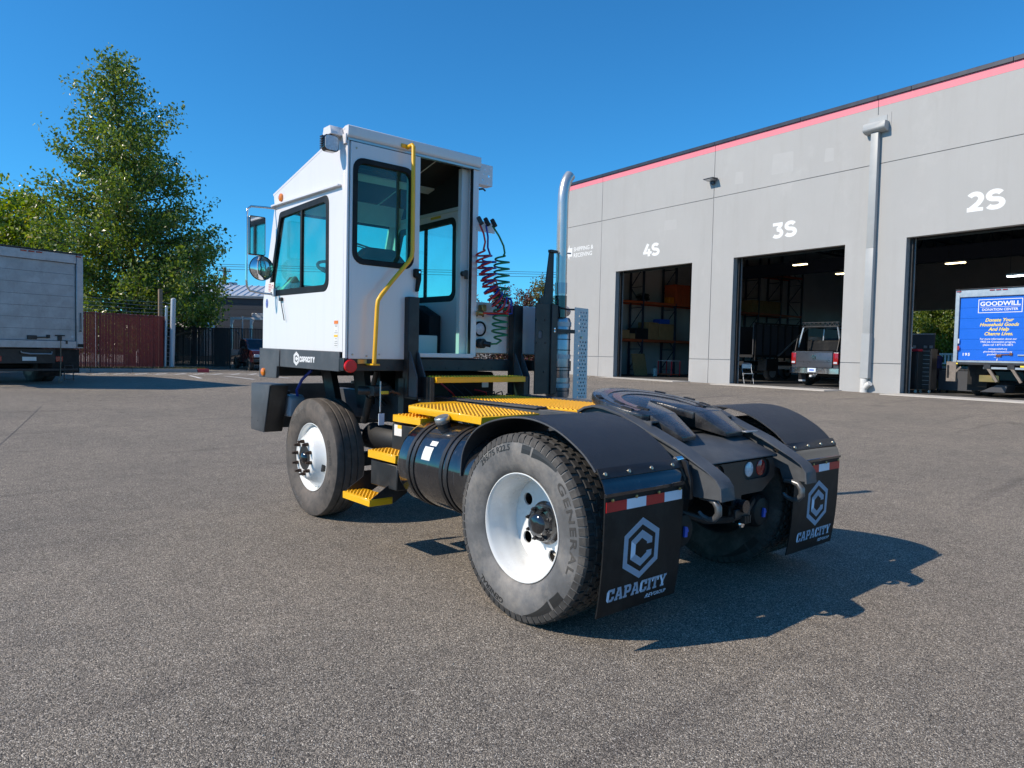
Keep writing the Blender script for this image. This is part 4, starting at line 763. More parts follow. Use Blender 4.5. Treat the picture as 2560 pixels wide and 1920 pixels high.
# air lines
hb = P('hose_bracket', B(.0, 2.0, 2.50, .20, 2.012, 2.59), 'white', bev=.002)
for x, m_ in ((-.02, 'hose_red'), (.055, 'dark'), (.13, 'dark')): MB().bar((x, 1.96, 2.61), (x+.02, 1.93, 2.545), .03, .035).build('hose_coupling', m_ if m_ == 'dark' else 'dark_metal', hb, bev=.005)
def coil(ctrl, r, turns, lead0=(), lead1=(), n=14, squash=.55):
    C_ = [Vector(c) for c in dens([tuple(c) for c in ctrl], 12)]; L_ = [0]
    for i in range(1, len(C_)): L_.append(L_[-1]+(C_[i]-C_[i-1]).length)
    out = [Vector(p) for p in lead0]; N = int(turns*n)
    for i in range(N+1):
        s = L_[-1]*i/N; j = max(1, min(len(L_)-1, int(np.searchsorted(L_, s)))); t = (s-L_[j-1])/max(1e-6, L_[j]-L_[j-1]); c = C_[j-1].lerp(C_[j], t)
        a = 2*PI*i/n; T_ = (C_[j]-C_[j-1]).normalized(); U_ = T_.cross(Vector((0, 1, 0))).normalized(); V_ = T_.cross(U_)
        rr_ = r*min(1, .35+i/n*.8, .35+(N-i)/n*.8); out.append(c+(U_*math.cos(a)+V_*math.sin(a))*rr_)
    return out+[Vector(p) for p in lead1]
P('air_hose', MB().tube(coil([(-.0, 1.93, 2.33), (.03, 1.92, 2.20), (.065, 1.91, 2.08), (.10, 1.90, 1.98), (.17, 1.89, 1.89), (.27, 1.88, 1.84)], .062, 11, [(-.01, 1.95, 2.55), (.02, 1.93, 2.47), (.03, 1.92, 2.40)], [(.25, 1.86, 1.80), (.12, 1.90, 1.80), (.04, 1.96, 1.80)]), .0085, 7), 'hose_red', smooth=True)
P('air_hose', MB().tube(coil([(.10, 1.96, 2.30), (.10, 1.95, 2.18), (.11, 1.94, 2.08), (.12, 1.93, 1.99), (.20, 1.90, 1.91), (.30, 1.88, 1.86)], .064, 10, [(.06, 1.95, 2.55), (.075, 1.94, 2.45), (.075, 1.94, 2.36)], [(.33, 1.90, 1.81), (.24, 1.92, 1.79), (.10, 1.97, 1.795)]), .0085, 7), 'hose_blue', smooth=True)
P('electric_cable', MB().tube(coil([(.215, 1.92, 2.31), (.22, 1.92, 2.15), (.225, 1.92, 1.98), (.225, 1.92, 1.85), (.212, 1.92, 1.72), (.208, 1.92, 1.57)], .066, 13, [(.13, 1.95, 2.555), (.19, 1.93, 2.47), (.235, 1.92, 2.39), (.25, 1.92, 2.33)], [(.18, 1.92, 1.54), (.11, 1.94, 1.535)]), .0085, 7), 'hose_green', smooth=True)
P('gladhand', MB().cyl((-.0, 1.97, 1.80), (.06, 1.97, 1.797), .022, 12), 'brass', smooth=True); P('hose_manifold', B(.06, 1.98, 1.82, .11, 2.04, 1.875), 'brass', bev=.004)
pg = P('cable_socket', MB().cyl((.075, 2.044, 1.54), (.085, 1.98, 1.54), .042, 14), 'dark_metal', bev=.004); MB().cyl((.09, 1.985, 1.54), (.13, 1.94, 1.53), .024, 10).build('cable_plug', 'black', pg)
# guard uprights behind the cab
for x0, x1, yb in ((-.715, -.615, 1.97), (.40, .505, 1.985)):
    up = P('guard_upright', B(x0, yb-.04, 1.10, x1, yb+.04, 1.888), 'black', bev=.004)
    for xx in (x0+.008, x1-.016): MB().prism([(yb-.041, 1.46), (yb-.06, 1.44), (yb-.155, 1.26), (yb-.155, 1.10), (yb-.041, 1.10)], 'x', xx, xx+.010).build('gusset', 'grey_black', up, bev=.001)
    MB().box(x0, yb-.165, 1.085, x1, yb+.04, 1.099).build('foot_plate', 'black', up)
# exhaust
tw = P('exhaust_tower', MB().prism([(.515, 1.10), (.70, 1.10), (.70, 1.912), (.515, 1.905)], 'y', 1.79, 1.80, [rr(.555, 1.60, .60, 1.665, .012, 3)]), 'black', bev=.002)
MB().prism([(.701, 1.10), (.775, 1.10), (.775, 1.905), (.701, 1.912)], 'y', 1.775, 1.80).build('tower_flange', 'black', tw, bev=.003); MB().box(.765, 1.801, 1.10, .775, 1.90, 1.90).build('tower_side', 'black', tw)
for x, z in ((.535, 1.56), (.64, 1.56), (.53, 1.76), (.63, 1.765), (.735, 1.69), (.735, 1.665), (.63, 1.30)): MB().lathe([(1.79 if x < .7 else 1.775, .011), ((1.79 if x < .7 else 1.775)-.005, .009), ((1.79 if x < .7 else 1.775)-.006, 0)], (x, 0, z), 'y', 8).build('tower_bolt', 'dark_metal' if x < .7 else 'chrome', tw)
P('stack_bracket', MB().prism([(.63, 1.915), (.80, 1.915), (.80, 2.40), (.745, 2.395), (.69, 1.99), (.63, 1.96)], 'y', 1.87, 1.885).box(.74, 1.85, 2.385, .83, 1.89, 2.41), 'black', bev=.002)
sx_ = .888
stk = P('exhaust_stack', MB().tube([(sx_+d, 1.86, z) for d, z in ((0, 1.80), (0, 2.0), (0, 2.84), (.003, 2.92), (.012, 2.98), (.028, 3.035), (.052, 3.08), (.082, 3.115))], .0505, 24, cap=False), 'stack_alu', smooth=True)
MB().lathe([(2.02, .052), (2.02, .056), (2.12, .056), (2.12, .052)], (sx_, 1.86, .0), 'z', 24, True).build('stack_clamp', 'steel_band', stk); MB().lathe([(1.80, .0515), (1.80, .058), (2.0, .058), (2.0, .0515)], (sx_, 1.86, 0), 'z', 24, True).build('stack_sleeve', 'gloss_black', stk)
MB().tube([(sx_-.06, 1.85, 2.39), (sx_+.06, 1.80, 2.39)], .007, 6).build('u_bolt', 'galv', stk)
mf = P('muffler', MB().lathe([(1.05, 0), (1.05, .10), (1.08, .112), (1.77, .112), (1.80, .10), (1.805, 0)], (.93, 1.92, 0), 'z', 36), 'steel_band', smooth=True)
for z, m_ in ((1.74, 'galv_light'), (1.44, 'galv_light'), (1.22, 'blue_plastic'), (1.17, 'galv_light')): MB().lathe([(z-.02, .1125), (z-.02, .118), (z+.02, .118), (z+.02, .1125)], (.93, 1.92, 0), 'z', 36, True).build('muffler_band', m_ if m_ != 'blue_plastic' else 'steel_band', mf)
for z in (1.60, 1.50, 1.34, 1.31, 1.12): MB().lathe([(z-.004, .1122), (z-.004, .1145), (z+.004, .1145), (z+.004, .1122)], (.93, 1.92, 0), 'z', 36, True).build('muffler_seam', 'dark_metal', mf)
P('muffler_strap', B(.776, 1.775, 1.655, 1.0, 1.783, 1.69), 'black'); P('muffler_inlet', MB().tube([(.90, 1.9, 1.81), (.93, 1.92, 1.87), (1.0, 1.95, 1.885), (1.1, 2.0, 1.87)], .05, 14), 'blue_plastic' if False else 'steel_band', smooth=True)
holes = []
for r_ in range(24):
    if r_ in (6, 7): continue
    for c_ in range(3): holes.append(circ(1.073+c_*.037+(.0 if r_ % 2 else .018), 1.855-r_*.0345, .0092, 10))
sh = P('heat_shield', MB().prism([(1.008, 1.045), (1.196, 1.045), (1.19, 1.895), (1.008, 1.90)], 'y', 1.79, 1.793, holes).box(1.19, 1.793, 1.05, 1.193, 1.90, 1.89), 'shield_paint')
MB().lathe([(1.79, .012), (1.775, .011), (1.774, 0)], (1.10, 0, 1.625), 'y', 8).build('shield_bolt', 'bolt', sh)
P('heater_pipe', MB().tube([(.80, 1.80, 1.80), (.81, 1.80, 1.88), (.84, 1.80, 1.885), (.93, 1.80, 1.875), (1.02, 1.81, 1.88)], .009, 6), 'dark', smooth=True)

# ---- machinery under the cab
P('engine_block', B(.0, 2.35, .82, .52, 3.3, 1.28), 'dark', bev=.02); P('gearbox', B(-.16, 1.35, .66, .18, 2.3, 1.02), 'dark', bev=.03); P('radiator', B(-.1, 3.4, .75, .95, 3.52, 1.38), 'dark')
P('transmission_guard', B(-.72, 1.98, .80, -.44, 2.06, 1.24), 'black'); P('air_tank', MB().lathe([(2.1, 0), (2.12, .09), (2.16, .11), (2.62, .11), (2.66, .09), (2.68, 0)], (-.62, 0, .72), 'y', 20), 'dark', smooth=True)
P('tilt_cylinder', MB().cyl((-.75, 2.55, .85), (-.78, 2.3, 1.29), .022, 10).cyl((-.75, 2.55, .85), (-.765, 2.43, 1.07), .034, 12), 'dark_metal', smooth=True)
P('steering_shaft', MB().cyl((-.80, 3.25, 1.30), (-.62, 3.40, .80), .02, 8), 'dark_metal'); P('blue_air_line', MB().tube([(-.95, 3.15, 1.27), (-.98, 3.28, 1.18), (-.99, 3.37, 1.08), (-.96, 3.42, 1.02)], .013, 8), 'hose_blue', smooth=True)
P('cab_mount', MB().prism([(2.95, .95), (3.10, 1.30), (3.25, 1.30), (3.15, .95)], 'x', -.80, -.74), 'black'); P('cab_mount', MB().prism([(2.62, .95), (2.70, 1.30), (2.90, 1.30), (2.80, .95)], 'x', -.68, -.62), 'black')
P('valve_body', MB().cyl((-1.0, 2.20, 1.14), (-.88, 2.12, 1.14), .035, 12).box(-.94, 2.06, 1.10, -.80, 2.2, 1.18), 'dark_metal', bev=.004)
P('drain_cable', MB().tube([(-.93, 1.98, 1.22), (-.93, 1.98, .98)], .006, 6), 'galv'); P('drain_tag', B(-.945, 1.975, .88, -.895, 1.98, .97), 'white_tape'); P('shutoff_handle', B(-.93, 1.97, 1.12, -.86, 1.985, 1.145), 'decal_yellow', bev=.003); P('copper_pipe', MB().tube([(-.86, 1.98, 1.13), (-.82, 1.99, 1.14), (-.74, 2.0, 1.12)], .01, 6), 'rust')
P('frame_decal', B(-.605, 1.94, 1.06, -.53, 1.944, 1.15), 'decal')
for k in range(6): P('hose_line', MB().tube([(-.35+.12*k, 2.0, 1.2-.02*k), (-.3+.12*k, 1.9+.04*(k % 3), 1.12), (-.2+.1*k, 1.95, 1.05), (-.1+.1*k, 2.1, 1.0)], .007, 6), 'hose_red' if k % 3 == 0 else 'dark', smooth=True)
P('paper_tag', B(.06, 1.96, 1.16, .13, 1.963, 1.235), 'decal'); P('drive_shaft', MB().cyl((0, .2, .56), (0, 1.4, .78), .05, 14), 'dark')
for z, y in ((1.08, 2.44), (.98, 2.62), (1.02, 2.9)): P('coolant_hose', MB().tube([(-.5, y, z), (-.56, y+.05, z+.08), (-.55, y+.16, z+.1), (-.5, y+.22, z)], .02, 8), 'dark', smooth=True)
P('label_plate', B(-.70, 2.88, 1.16, -.64, 2.884, 1.185), 'galv_light')
# ================================================================== warehouse (local x = into the building, y = along the wall)
BYAW = -.1032
def BW(n, t, z=0): return (22+math.cos(BYAW)*n-math.sin(BYAW)*t, math.sin(BYAW)*n+math.cos(BYAW)*t, z)
WH = thing('warehouse', 'long grey tilt-up warehouse with pink stripe and three open bay doors', 'building', (22, 0, 0), BYAW)
def Wp(name, mb, m, parent=WH, **kw): return mb.build(name, m, parent, **kw)
ZT, ZJ, ZL, DH, ZB = 10.78, 8.49, 1.38, 5.755, .05
JT = [25.7, 22.8, 15.5, 8.28, 1.03, -6.2]
DOORS = [(16.61, 21.63), (9.32, 14.32), (2.09, 7.09), (-5.2, -.2)]
g = .010
for i in range(len(JT)-1):
    t1, t0 = JT[i]-g, JT[i+1]+g
    dd = [d for d in DOORS if d[0] > t0 and d[1] < t1]
    Wp('wall_panel', MB().prism([(t0, ZJ+g), (t1, ZJ+g), (t1, ZT), (t0, ZT)], 'x', 0, .03), 'wall_paint', bev=.006)
    if dd:
        a, b = dd[0]
        Wp('wall_panel', MB().prism([(t0, ZL+g), (a, ZL+g), (a, DH), (b, DH), (b, ZL+g), (t1, ZL+g), (t1, ZJ-g), (t0, ZJ-g)], 'x', 0, .03), 'wall_paint', bev=.006)
        for u0, u1 in ((t0, a), (b, t1)):
            e = .10
            Wp('base_panel', MB().prism([(u0, ZB), (u1, ZB), (u1, ZL-g), (u0, ZL-g)], 'x', 0, .03), 'wall_paint', bev=.005)
        core = [(JT[i+1], a), (b, JT[i])]
        Wp('wall_core', MB().prism([(JT[i+1], ZB), (a-.002, ZB), (a-.002, DH+.002), (b+.002, DH+.002), (b+.002, ZB), (JT[i], ZB), (JT[i], ZT), (JT[i+1], ZT)], 'x', .0301, .26), 'wall_core')
    else:
        Wp('wall_panel', MB().prism([(t0, ZL+g), (t1, ZL+g), (t1, ZJ-g), (t0, ZJ-g)], 'x', 0, .03), 'wall_paint', bev=.006); Wp('base_panel', MB().prism([(t0, ZB), (t1, ZB), (t1, ZL-g), (t0, ZL-g)], 'x', 0, .03), 'wall_paint', bev=.005)
        Wp('wall_core', MB().prism([(JT[i+1], ZB), (JT[i], ZB), (JT[i], ZT), (JT[i+1], ZT)], 'x', .0301, .26), 'wall_core')
    Wp('stripe', MB().prism([(t0, 10.515), (t1, 10.515), (t1, ZT-.001), (t0, ZT-.001)], 'x', -.004, -.0005), 'pink')
    t = t0
    while t < t1:
        Wp('cap_flashing', B(-.06, t, ZT+.002, .32, min(t+3.05, t1+.02)-.008, 10.93), 'cap_metal', bev=.008); t += 3.05
for a, b in DOORS:
    for t, s in ((b, -1), (a, 1)):
        Wp('door_jamb', B(.262, min(t, t+s*.1), .3, .40, max(t, t+s*.1), DH), 'dark_metal'); Wp('corner_guard', B(.26, min(t, t-s*.14), .3, .272, max(t, t-s*.14), DH-.2), 'galv')
    Wp('overhead_door_drum', MB().cyl((.75, a-.1, 6.3), (.75, b+.1, 6.3), .3, 16), 'dark_metal', smooth=True)
# shell behind the facade
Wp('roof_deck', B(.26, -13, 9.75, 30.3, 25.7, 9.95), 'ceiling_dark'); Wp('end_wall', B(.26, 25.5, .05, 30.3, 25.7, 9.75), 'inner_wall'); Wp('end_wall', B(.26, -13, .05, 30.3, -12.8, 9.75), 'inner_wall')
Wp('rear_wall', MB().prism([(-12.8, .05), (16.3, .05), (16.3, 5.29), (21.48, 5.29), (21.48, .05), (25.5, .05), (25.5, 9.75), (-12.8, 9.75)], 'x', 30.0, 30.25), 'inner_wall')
Wp('rear_wall', B(.0, -13, .05, .26, -6.21, ZT), 'wall_paint'); Wp('parapet', B(.0, -13, ZT-.2, .26, -6.21, ZT), 'wall_paint')
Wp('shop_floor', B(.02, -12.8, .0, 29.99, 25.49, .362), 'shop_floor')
for a, b in DOORS: Wp('door_apron', B(-1.15, a-.1, .0, .019, b+.1, .352), 'slab')
for t in (22.0, 18.0, 14.0, 10.0, 6.0, 2.0):
    tr = Wp('roof_truss', B(1, t-.05, 8.55, 29.8, t+.05, 8.65).box(1, t-.05, 9.6, 29.8, t+.05, 9.7), 'rack_blue')
    m = MB()
    for k in range(18): m.bar((1+k*1.6, t, 8.6), (1.8+k*1.6, t, 9.65), .04, .04).bar((1.8+k*1.6, t, 9.65), (2.6+k*1.6, t, 8.6), .04, .04)
    m.build('truss_web', 'rack_blue', tr)
Wp('crane_beam', B(13, -12, 6.55, 13.4, 25, 7.3), 'rack_blue'); Wp('beam_brace', MB().bar((13.2, 16.5, 5.2), (13.2, 14.2, 6.6), .2, .2), 'rack_blue'); Wp('beam_brace', MB().bar((13.2, 6.0, 6.6), (13.2, 4.2, 5.6), .2, .2), 'rack_blue')
Wp('insulation_band', B(4.2, 8.6, 6.6, 4.25, 11.5, 7.3), 'amber')  # bright orange band standing for lit insulation near the roof
# painted writing
kw = dict(off=.045)
for txt, tc, z, sz in (('4S', 19.15, 6.31, .60), ('3S', 11.88, 6.34, .62), ('2S', 4.66, 6.33, .62)):
    for ch, x in zip(txt, (-.84, -.02)):
        for st_k in GLY[ch]: flat([scale_loops(st_k, sz*1.13, x*sz*1.13+.12*0, 0, sz)], 'wall_white', 'bay_number', WH, (-.0012-.0008*GLY[ch].index(st_k), tc-.0, z), (0, -1, 0), (0, 0, 1), thick=.0005)
text('wall_lettering', 'SHIPPING &', 'wall_white', WH, (-.003, 25.05, 7.13), (0, -1, 0), (0, 0, 1), .31, off=.018, align='LEFT', wide=1.02); text('wall_lettering', 'RECEIVING', 'wall_white', WH, (-.003, 25.05, 6.80), (0, -1, 0), (0, 0, 1), .31, off=.018, align='LEFT', wide=1.02)
Wp('wall_arrow', MB().prism([(25.16, 6.87), (25.16, 7.34), (25.40, 7.34), (25.40, 7.53), (25.62, 7.10), (25.40, 6.68), (25.40, 6.87)], 'x', -.003, -.001), 'wall_white')
# downspout
dsp = thing('downspout', 'grey box-section downspout with scupper head between the 3S and 2S doors', 'downspout', BW(0, 8.28, .3), BYAW)
m = MB().prism([(-.02, 9.62), (-.29, 9.62), (-.34, 9.40), (-.30, 9.34), (-.16, 9.28), (-.02, 9.28)], 'y', -.42, .38)
m.build('scupper_head', 'spout', dsp, bev=.01); MB().box(-.03, -.34, 9.621, -.012, .30, 9.86).build('overflow_plate', 'spout', dsp, bev=.004); MB().box(-.012, -.48, 9.25, -.001, .36, 9.93).build('wall_flashing', 'wall_paint', dsp)
MB().box(-.20, -.16, 9.63, -.045, .28, 9.66).build('overflow_lip', 'spout', dsp, bev=.004)
MB().box(-.20, -.14, 5.2, -.02, .13, 9.279).build('pipe_section', 'spout', dsp, bev=.012, seg=2); MB().box(-.205, -.145, 2.15, -.018, .135, 5.199).build('pipe_section', 'spout', dsp, bev=.012, seg=2); MB().box(-.23, -.16, .53, -.015, .15, 2.149).build('pipe_boot', 'spout', dsp, bev=.01)
MB().tube([(-.12, .04, .02), (-.12, .04, .52)], .125, 20).build('drain_pipe', 'pvc', dsp, smooth=True); MB().tube([(-.13, .03, .14), (-.16, -.13, .30), (-.18, -.22, .36)], .095, 18).build('cleanout_branch', 'pvc', dsp, smooth=True)
# wall lamp
wlp = thing('wall_lamp', 'small dark floodlight on the wall joint above the 4S and 3S doors', 'lamp', BW(0, 15.52, 9.2), BYAW)
MB().box(-.12, -.09, -.12, -.001, .09, .02).build('lamp_mount', 'cap_metal', wlp, bev=.01); MB().prism([(-.05, .03), (-.42, .06), (-.42, .10), (-.05, .12)], 'y', -.26, .26).build('lamp_housing', 'cap_metal', wlp, bev=.01); MB().add([(-.40, -.22, .056), (-.08, -.22, .03), (-.08, .22, .03), (-.40, .22, .056)], [(0, 1, 2, 3)]).build('lamp_lens', 'clear_lens', wlp)

# ---- pallet racks along the end wall
def rack(label, n0, nb, bay, t, levels, zt, ties=True):
    r = thing('pallet_rack', label, 'rack', BW(n0, t, .362), BYAW, 'pallet racks along the end wall'); ht = zt-.362
    for k in range(nb+1):
        x = k*bay; u = MB().box(x-.05, -.05, 0, x+.05, .05, ht).build('upright', 'rack_blue', r); MB().box(x-.05, 1.0, 0, x+.05, 1.1, ht).build('upright', 'rack_blue', r)
        m = MB(); z = .3; i = 0
        while z < ht-1.2:
            m.bar((x, 0, z), (x, 1.05, z), .04, .04); m.bar((x, 0 if i % 2 else 1.05, z), (x, 1.05 if i % 2 else 0, z+1.2), .04, .04); z += 1.2; i += 1
        m.build('frame_brace', 'rack_blue', u)
    for z in levels:
        for k in range(nb):
            for y in (-.03, 1.03): MB().box(k*bay+.055, y-.03, z-.362-.07, (k+1)*bay-.055, y+.05, z-.362+.07).build('beam', 'rack_orange', r, bev=.006)
            MB().box(k*bay+.06, .03, z-.362+.0, (k+1)*bay-.06, .98, z-.362+.035).build('shelf_deck', 'cardboard' if k % 3 == 1 else 'dark_metal', r)
    return r
rack('blue and rust-red pallet rack loaded with boxes inside the 4S door', 1.75, 4, 2.72, 24.05, (2.36, 4.55), 8.2)
rack('blue and rust-red pallet rack with a long plywood crate seen through the 3S door', 12.75, 3, 2.42, 24.05, (4.42, 7.08), 8.4)
def crate(name, label, n, t, z, sx, sy, sz, m, cat='box', rz=0, grp=None, trim=True):
    o = thing(name, label, cat, BW(n, t, z), BYAW+rz, grp); b = MB().box(-sx/2, -sy/2, 0, sx/2, sy/2, sz).build('body', m, o, bev=.01)
    if trim:
        if m == 'cardboard': MB().box(-sx/2-.003, -.04, sz*.4, sx/2+.003, .04, sz+.004).build('tape', 'osb', o)
        else:
            for x in (-.42, 0, .42): MB().box(x*sx-.04, -sy/2-.02, .0, x*sx+.04, -sy/2-.001, sz).build('batten', m, o)
    return o
crate('plywood_crate', 'long plywood crate on the rack shelf behind the 3S door', 16.05, 24.5, 4.49, 3.1, .95, .82, 'osb', 'crate')
B_ = 'cardboard boxes stored on the 4S rack'
crate('cardboard_box', 'tall cardboard carton at the right of the lower rack shelf in 4S', 6.55, 24.5, 2.44, 1.2, .8, .95, 'cardboard', grp=B_)
crate('cardboard_box', 'open cardboard carton standing left of the tallest carton on the 4S lower shelf', 5.35, 24.45, 2.44, .95, .8, 1.0, 'cardboard', rz=.15, grp=B_)
crate('cardboard_box', 'low brown box near the left jamb on the 4S lower rack shelf', 3.0, 24.2, 2.44, .62, .6, .48, 'cardboard', grp=B_)
crate('cardboard_box', 'smallest brown box beside the black bundle on the 4S lower shelf', 3.62, 24.15, 2.44, .38, .4, .3, 'cardboard', grp=B_)
crate('dark_crate', 'dark red steel bin on the upper rack shelf in 4S', 7.7, 24.4, 4.62, 1.3, .9, 1.15, 'rack_orange', 'bin')
crate('black_bin', 'black bin at the right end of the upper 4S shelf', 9.2, 24.4, 4.62, 1.2, .9, .95, 'tool_black', 'bin', trim=False)
crate('orange_box', 'small orange box on the upper 4S shelf before the red bin', 6.75, 24.15, 4.62, .42, .4, .36, 'amber', trim=False)
crate('black_case', 'black hard case on the lower 4S shelf behind the small boxes', 4.35, 24.3, 2.44, 1.0, .7, .62, 'tool_black', 'case', trim=False)
crate('blue_bin', 'blue tote on top of the cartons in 4S', 6.6, 24.6, 3.40, .8, .6, .28, 'truck_blue', 'bin', trim=False)
crate('dark_machine', 'tall dark machine behind the right jamb of the 4S door', 6.3, 20.6, .362, 1.4, 1.6, 3.1, 'tool_black', 'machine', trim=False)
bd = tag(MB().box(-.55, -.02, 0, .55, .02, 1.25).build('plywood_sheet', 'osb', None, loc=BW(3.6, 23.2, .362), rz=BYAW+.1), 'plywood sheet leaning on the rack foot inside the 4S door', 'plywood'); bd.rotation_euler = (-.22, 0, BYAW+.05)
wc = thing('tool_cart', 'small red-framed cart with pale top on the 4S floor', 'cart', BW(3.9, 21.4, .362), BYAW)
for z in (.12, .85): MB().box(-.35, -.5, z, .35, .5, z+.04).build('shelf', 'galv_light' if z > .5 else 'rack_orange', wc, bev=.004)
for x in (-.33, .33):
    for y in (-.48, .48): MB().box(x-.02, y-.02, .08, x+.02, y+.02, .85).build('post', 'toolred', wc); MB().cyl((x-.015, y, .05), (x+.015, y, .05), .05, 12).build('castor', 'dark', wc)
bk = thing('bucket', 'white bucket on the floor beside the plywood sheet in 4S', 'bucket', BW(4.1, 22.6, .362), BYAW); MB().lathe([(0, .12), (.42, .15), (.42, .14), (.02, .11)], ax='z', n=20, close=True).build('pail', 'pvc', bk, smooth=True); MB().tube([(-.15, 0, .38), (-.11, 0, .5), (0, 0, .55), (.11, 0, .5), (.15, 0, .38)], .006, 6).build('handle', 'dark_metal', bk)
# pipe/wire bundle on upper shelf
wbn = MB()
for k in range(14): a = k*.7; wbn.tube([(4.9+.5*math.cos(b)*(.7+.03*k), .1*math.sin(a), .12+.02*k+.12*math.sin(b+a)) for b in np.linspace(0, 6.28, 12)], .02, 5)
tag(wbn.build('wire_coil', 'dark_metal', None, loc=BW(0, 24.5, 4.62), rz=BYAW, smooth=True), 'tangled dark coil of cable on the upper 4S rack shelf', 'cable')
# ---- lights
for n, t, z, lab, m in ((8, 16.4, 6.34, 'yellowish strip light hanging inside the 3S door', 'tube_light'), (8, 14.0, 5.70, 'half-hidden strip light at the right edge of the 3S door', 'tube_light'), (8, 8.95, 5.75, 'pale strip light hanging inside the 2S door', 'tube_light'), (5, 5.45, 4.70, 'bright white strip light above the blue truck', 'led_light')):
    l = thing('strip_light', lab, 'light', BW(n, t, z), BYAW, 'strip lights hung in the bays')
    MB().box(-.12, -.40, .03, .12, .40, .10).build('housing', 'cabin_white', l, bev=.01); MB().box(-.09, -.38, -.01, .09, .38, .029).build('diffuser', m, l, bev=.01)
    for y in (-.3, .3): MB().cyl((0, y, .10), (0, y, 8.6-z), .006, 6).build('hanger', 'dark_metal', l)
# ---- tool cabinets, bench, person in bay 2S
def cabinet(label, n, t, w, d, h, ndr, m='tool_black', door=False):
    c = thing('tool_cabinet', label, 'cabinet', BW(n, t, .362), BYAW, 'black tool cabinets inside the 2S door')
    MB().box(-d/2, -w/2, .12, d/2, w/2, h).build('carcass', m, c, bev=.01)
    if door: MB().prism(rr(-w/2+.05, .2, w/2-.05, h*.62, .01, 2), 'x', -d/2-.02, -d/2-.001).build('door', m, c, bev=.004); MB().box(-d/2-.04, w/2-.1, h*.3, -d/2-.02, w/2-.08, h*.5).build('handle', 'dark_metal', c); MB().box(-d/2-.015, -w/2+.03, h*.66, -d/2-.001, w/2-.03, h-.03).build('drawer', m, c, bev=.004)
    else:
        for k in range(ndr): z0 = .18+(h-.24)*k/ndr; MB().box(-d/2-.02, -w/2+.02, z0+.008, -d/2-.001, w/2-.02, z0+(h-.24)/ndr-.008).build('drawer', m, c, bev=.004); MB().box(-d/2-.035, -w/2+.06, z0+(h-.24)/ndr-.03, -d/2-.0205, w/2-.06, z0+(h-.24)/ndr-.018).build('drawer_pull', 'galv', c)
    for y in (-w/2+.08, w/2-.08): MB().cyl((-d/2+.1, y-.02, .06), (-d/2+.1, y+.02, .06), .06, 12).build('castor', 'cabin_white', c)
    return c
cabinet('black cabinet with panel door nearest the left jamb of the 2S door', 1.2, 7.19, .47, .6, 1.47, 0, door=True)
cabinet('black roller cabinet of many drawers behind the panel-door cabinet', 1.5, 6.90, .46, .42, 1.58, 9)
tb = thing('tool_case', 'red case with white rag on top of the black cabinet', 'case', BW(1.2, 7.19, 1.835), BYAW); MB().box(-.2, -.21, 0, .2, .21, .09).build('lid', 'toolred', tb, bev=.02); MB().obox((-.12, .12, .12), (.2, .16, .05), rot3(.1, .2, .3)).build('rag', 'wall_white', tb, bev=.02); MB().obox((-.215, 0, -.06), (.02, .14, .12), rot3(.2, 0, 0)).build('hanging_rag', 'wall_white', tb, bev=.005)
pb = thing('tool_board', 'dark upright tool board behind the roller cabinets', 'board', BW(2.5, 7.75, .362), BYAW); MB().box(0, -.60, .1, .05, .45, 2.12).build('panel', 'siding', pb); MB().box(-.02, -.60, 2.121, .07, .45, 2.17).build('top_rail', 'galv', pb)
for y in (-.5, -.3, .1): MB().box(-.03, y-.05, 1.62, -.001, y+.06, 1.72).build('hung_tool', 'galv', pb)
for y in (-.55, .4): MB().box(.0, y-.03, 0, .05, y+.03, .099).build('foot', 'dark_metal', pb)
wbk = thing('workbench', 'dark grey workbench between the tool cabinets and the blue truck', 'bench', BW(2.9, 6.45, .362), BYAW); MB().box(-.35, -.9, .82, .35, .55, .88).build('bench_top', 'dark_metal', wbk, bev=.005); MB().box(-.33, -.88, .1, -.30, .53, .81).build('bench_front', 'siding', wbk)
for y in (-.85, .5): MB().box(.28, y-.03, 0, .33, y+.03, .81).build('leg', 'dark_metal', wbk); MB().box(-.33, y-.03, 0, -.28, y+.03, .099).build('leg', 'dark_metal', wbk)
